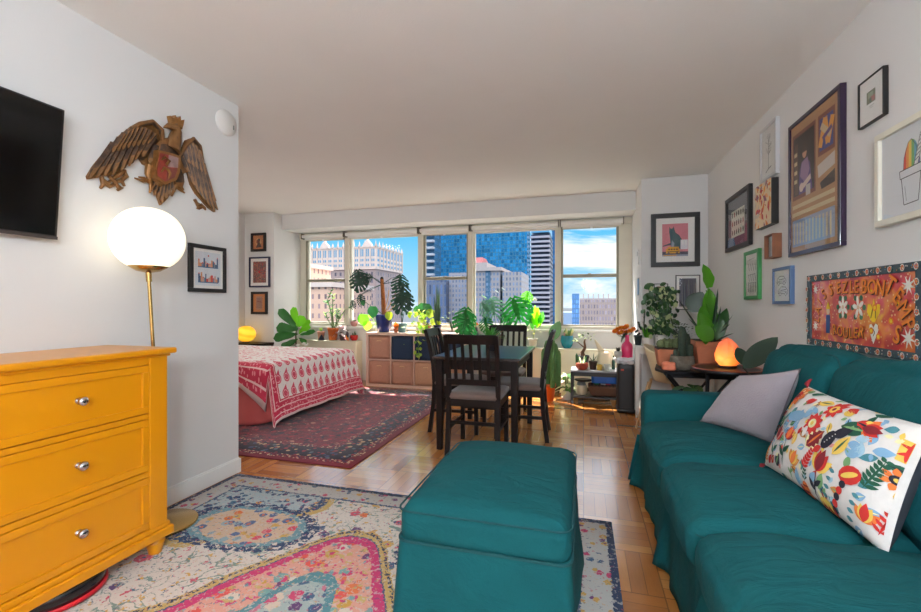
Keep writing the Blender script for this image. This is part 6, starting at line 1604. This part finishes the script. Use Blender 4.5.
for k in range(22):
    a=random.uniform(0,2*pi); r_=random.uniform(.05,.16); z=random.uniform(.28,.56); m.tube([(0,0,.15),(r_*.4*cos(a),r_*.4*sin(a),z)],.004,5,1); leaf(m,(r_*.4*cos(a),r_*.4*sin(a),z),(r_*cos(a)*1.1,r_*sin(a),z-.03),.10,'heart',.2,random.choice([0,0,1]),6)
m.build('foliage',[LEAF((44,84,44),.25),LEAF((90,120,60),.3)],T)
# round side table with salt lamp
RT=thing('side_table','round copper topped side table on black legs beside the sofa arm','table',(1.0,3.55,.016))
m=MB(); m.lathe([(.0,.662),(.215,.662),(.228,.668),(.228,.684),(.222,.690),(.20,.683),(0,.683)],seg=48); m.build('top',pm('copper_brown_wood',(150,74,46),.3,var=.15,vs=10,coat=.2),RT)
m=MB(); m.lathe([(.229,.660),(.231,.662),(.231,.682),(.229,.684)],seg=48); m.build('rim',BM,RT)
for k in range(4):
    a=2*pi*k/4+.5; m=MB(); m.tube([(.17*cos(a),.17*sin(a),.662),(.19*cos(a),.19*sin(a),-.016)],.009,8); m.build('leg',BM,RT)
o=Vc((1.01,3.58,.699)); SL=thing('salt_lamp','glowing orange rock salt lamp on the round side table','lamp',o)
m=MB(); m.lathe([(.062,0),(.064,.006),(.060,.018),(.0,.018)],seg=24); m.build('base',WOODK,SL)
def saltm():
    m_,nt=newmat('lit_rock_salt'); co=nt.coord(); x,y,z=nt.sep(co); n=nt.noise(co,16,4,.6)
    # lit from a bulb inside, low and to the front left of the crystal
    d=(((x+.025)*(x+.025)+(y+.03)*(y+.03)+(z-.07)*(z-.07)).sqrt())*6.2+n*.3
    c=nt.ramp(d,[(.25,(255,214,110)),(.5,(255,150,50)),(.8,(232,92,34)),(1.0,(206,84,52))])
    nt.put(nt.b.inputs['Base Color'],nt.mix(n,(226,110,70),(240,150,110))); nt.put(nt.b.inputs['Emission Color'],c); nt.put(nt.b.inputs['Emission Strength'],(1.5-d).max(.3)*1.25); nt.b.inputs['Roughness'].default_value=.45
    nt.put(nt.b.inputs['Normal'],nt.bump(n,.5,.01)); return m_
m=MB()
def srad(t_,h_): return 1+.11*math.cos(3*t_+.6)+.06*math.cos(5*t_+h_*20)+.05*math.sin(h_*40+t_*2)
m.lathe([(.052,.016),(.082,.05),(.089,.09),(.078,.135),(.054,.178),(.026,.208),(.0,.222)],seg=14,ridge=srad,smooth=False); m.build('salt_crystal',saltm(),SL)
pl=bpy.data.lights.new('salt_bulb','POINT'); pl.energy=1.2; pl.color=(1,.5,.2); pl.shadow_soft_size=.05
po=bpy.data.objects.new('salt_bulb',pl); C.objects.link(po); po.location=(.90,3.36,.80)
bpy.data.objects.remove(po)
# ---------------------------------------------------------------- unseen fill lights added to brighten the room
FILLM=pm('fill_globe_glow',(255,250,242),.5,var=0,em=(232,243,253),es=100)  # globe pendants added behind the camera, since daylight alone leaves the room dark
for i,(x,y,l) in enumerate(((.08,-.55,'white globe pendant added as unseen fill light nearer the middle of the room'),(.22,-1.9,'white globe pendant added as unseen fill light nearer the back wall'))):
    t=thing('fill_pendant',l,'fill lamp',(x,y,H),0)
    m=MB(); m.lathe([(.05,0),(.05,-.02),(.012,-.025),(.004,-.03),(.004,-.62)],seg=16); m.build('cord',BRASS,t)
    m=MB(); m.lathe([(0.0,-.61)]+[(.16*cos(a),-.77+.16*sin(a)) for a in [R(80-10*k) for k in range(17)]]+[(0,-.93)],seg=32); m.build('lamp_shade',FILLM,t)
t=thing('fill_ceiling_light','round flush light added as unseen fill over the head side of the bed alcove','ceiling light',(-4.15,3.15,H))  # invented fixture, hidden by the left wall, added to brighten the alcove
m=MB(); m.lathe([(.22,0),(.22,-.03),(.20,-.035)],seg=36); m.build('rim',BRASS,t)
m=MB(); m.lathe([(.20,-.03),(.195,-.06),(.14,-.09),(0,-.11)],seg=36); m.build('diffuser',pm('fill_ceiling_glow',(255,250,242),.5,var=0,em=(252,248,240),es=36),t)
# ---------------------------------------------------------------- sun and sky
sd=bpy.data.lights.new('sun','SUN'); sd.energy=22; sd.angle=R(.6); sd.color=(1,.95,.86)
so=bpy.data.objects.new('sun',sd); C.objects.link(so)
dirv=Vc((.34,-.42,-.84)); so.rotation_euler=dirv.to_track_quat('-Z','Y').to_euler(); so.location=(0,20,30)
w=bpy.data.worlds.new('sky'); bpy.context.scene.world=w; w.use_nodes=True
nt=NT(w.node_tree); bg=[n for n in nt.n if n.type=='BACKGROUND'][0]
x,y,z=nt.sep(nt.coord('Generated'))
el=z
grad=nt.ramp(el,[(0,(176,210,236)),(.10,(130,200,236)),(.2,(60,176,226)),(.5,(20,140,210))])
cl=nt.noise(nt.comb(x*2.2,y*1.6,z*7.0),2.1,6,.62,.4)
cm=nt.ramp(cl+(x*.35)*1.0+.09-el*.2,[(.52,(0,0,0)),(.66,(255,255,255))])
c=nt.mix(nt.sep(cm)[0]*.92,grad,(244,247,250))
c=nt.mix(z.lt(-.005),c,(170,180,190))
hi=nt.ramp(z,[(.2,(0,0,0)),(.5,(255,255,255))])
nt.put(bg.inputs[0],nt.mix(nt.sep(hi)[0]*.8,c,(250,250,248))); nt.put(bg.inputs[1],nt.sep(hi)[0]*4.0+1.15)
# sky portal in the window opening
pd=bpy.data.lights.new('portal','AREA'); pd.shape='RECTANGLE'; pd.size=4.9; pd.size_y=1.45; pd.cycles.is_portal=True
po=bpy.data.objects.new('window_portal',pd); C.objects.link(po); po.location=(-1.9,6.19,1.55); po.rotation_euler=(R(-90),0,0)
# ---------------------------------------------------------------- camera
cd=bpy.data.cameras.new('camera'); cd.sensor_width=36; cd.lens=433/921*36; cd.clip_start=.05; cd.clip_end=2000
co_=bpy.data.objects.new('camera',cd); C.objects.link(co_); co_.location=(0,0,1.15); co_.rotation_euler=(R(90),0,math.atan(123/433))
sc=bpy.context.scene; sc.camera=co_
vs=sc.view_settings; sc.display_settings.display_device='sRGB'; vs.view_transform='Standard'; vs.look='None'; vs.gamma=1; vs.exposure=.12; vs.use_curve_mapping=False
sc.cycles.use_denoising=True
try: sc.cycles.denoiser='OPENIMAGEDENOISE'
except Exception: pass
sc.cycles.max_bounces=8; sc.cycles.diffuse_bounces=5; sc.cycles.transparent_max_bounces=16; sc.cycles.sample_clamp_indirect=6
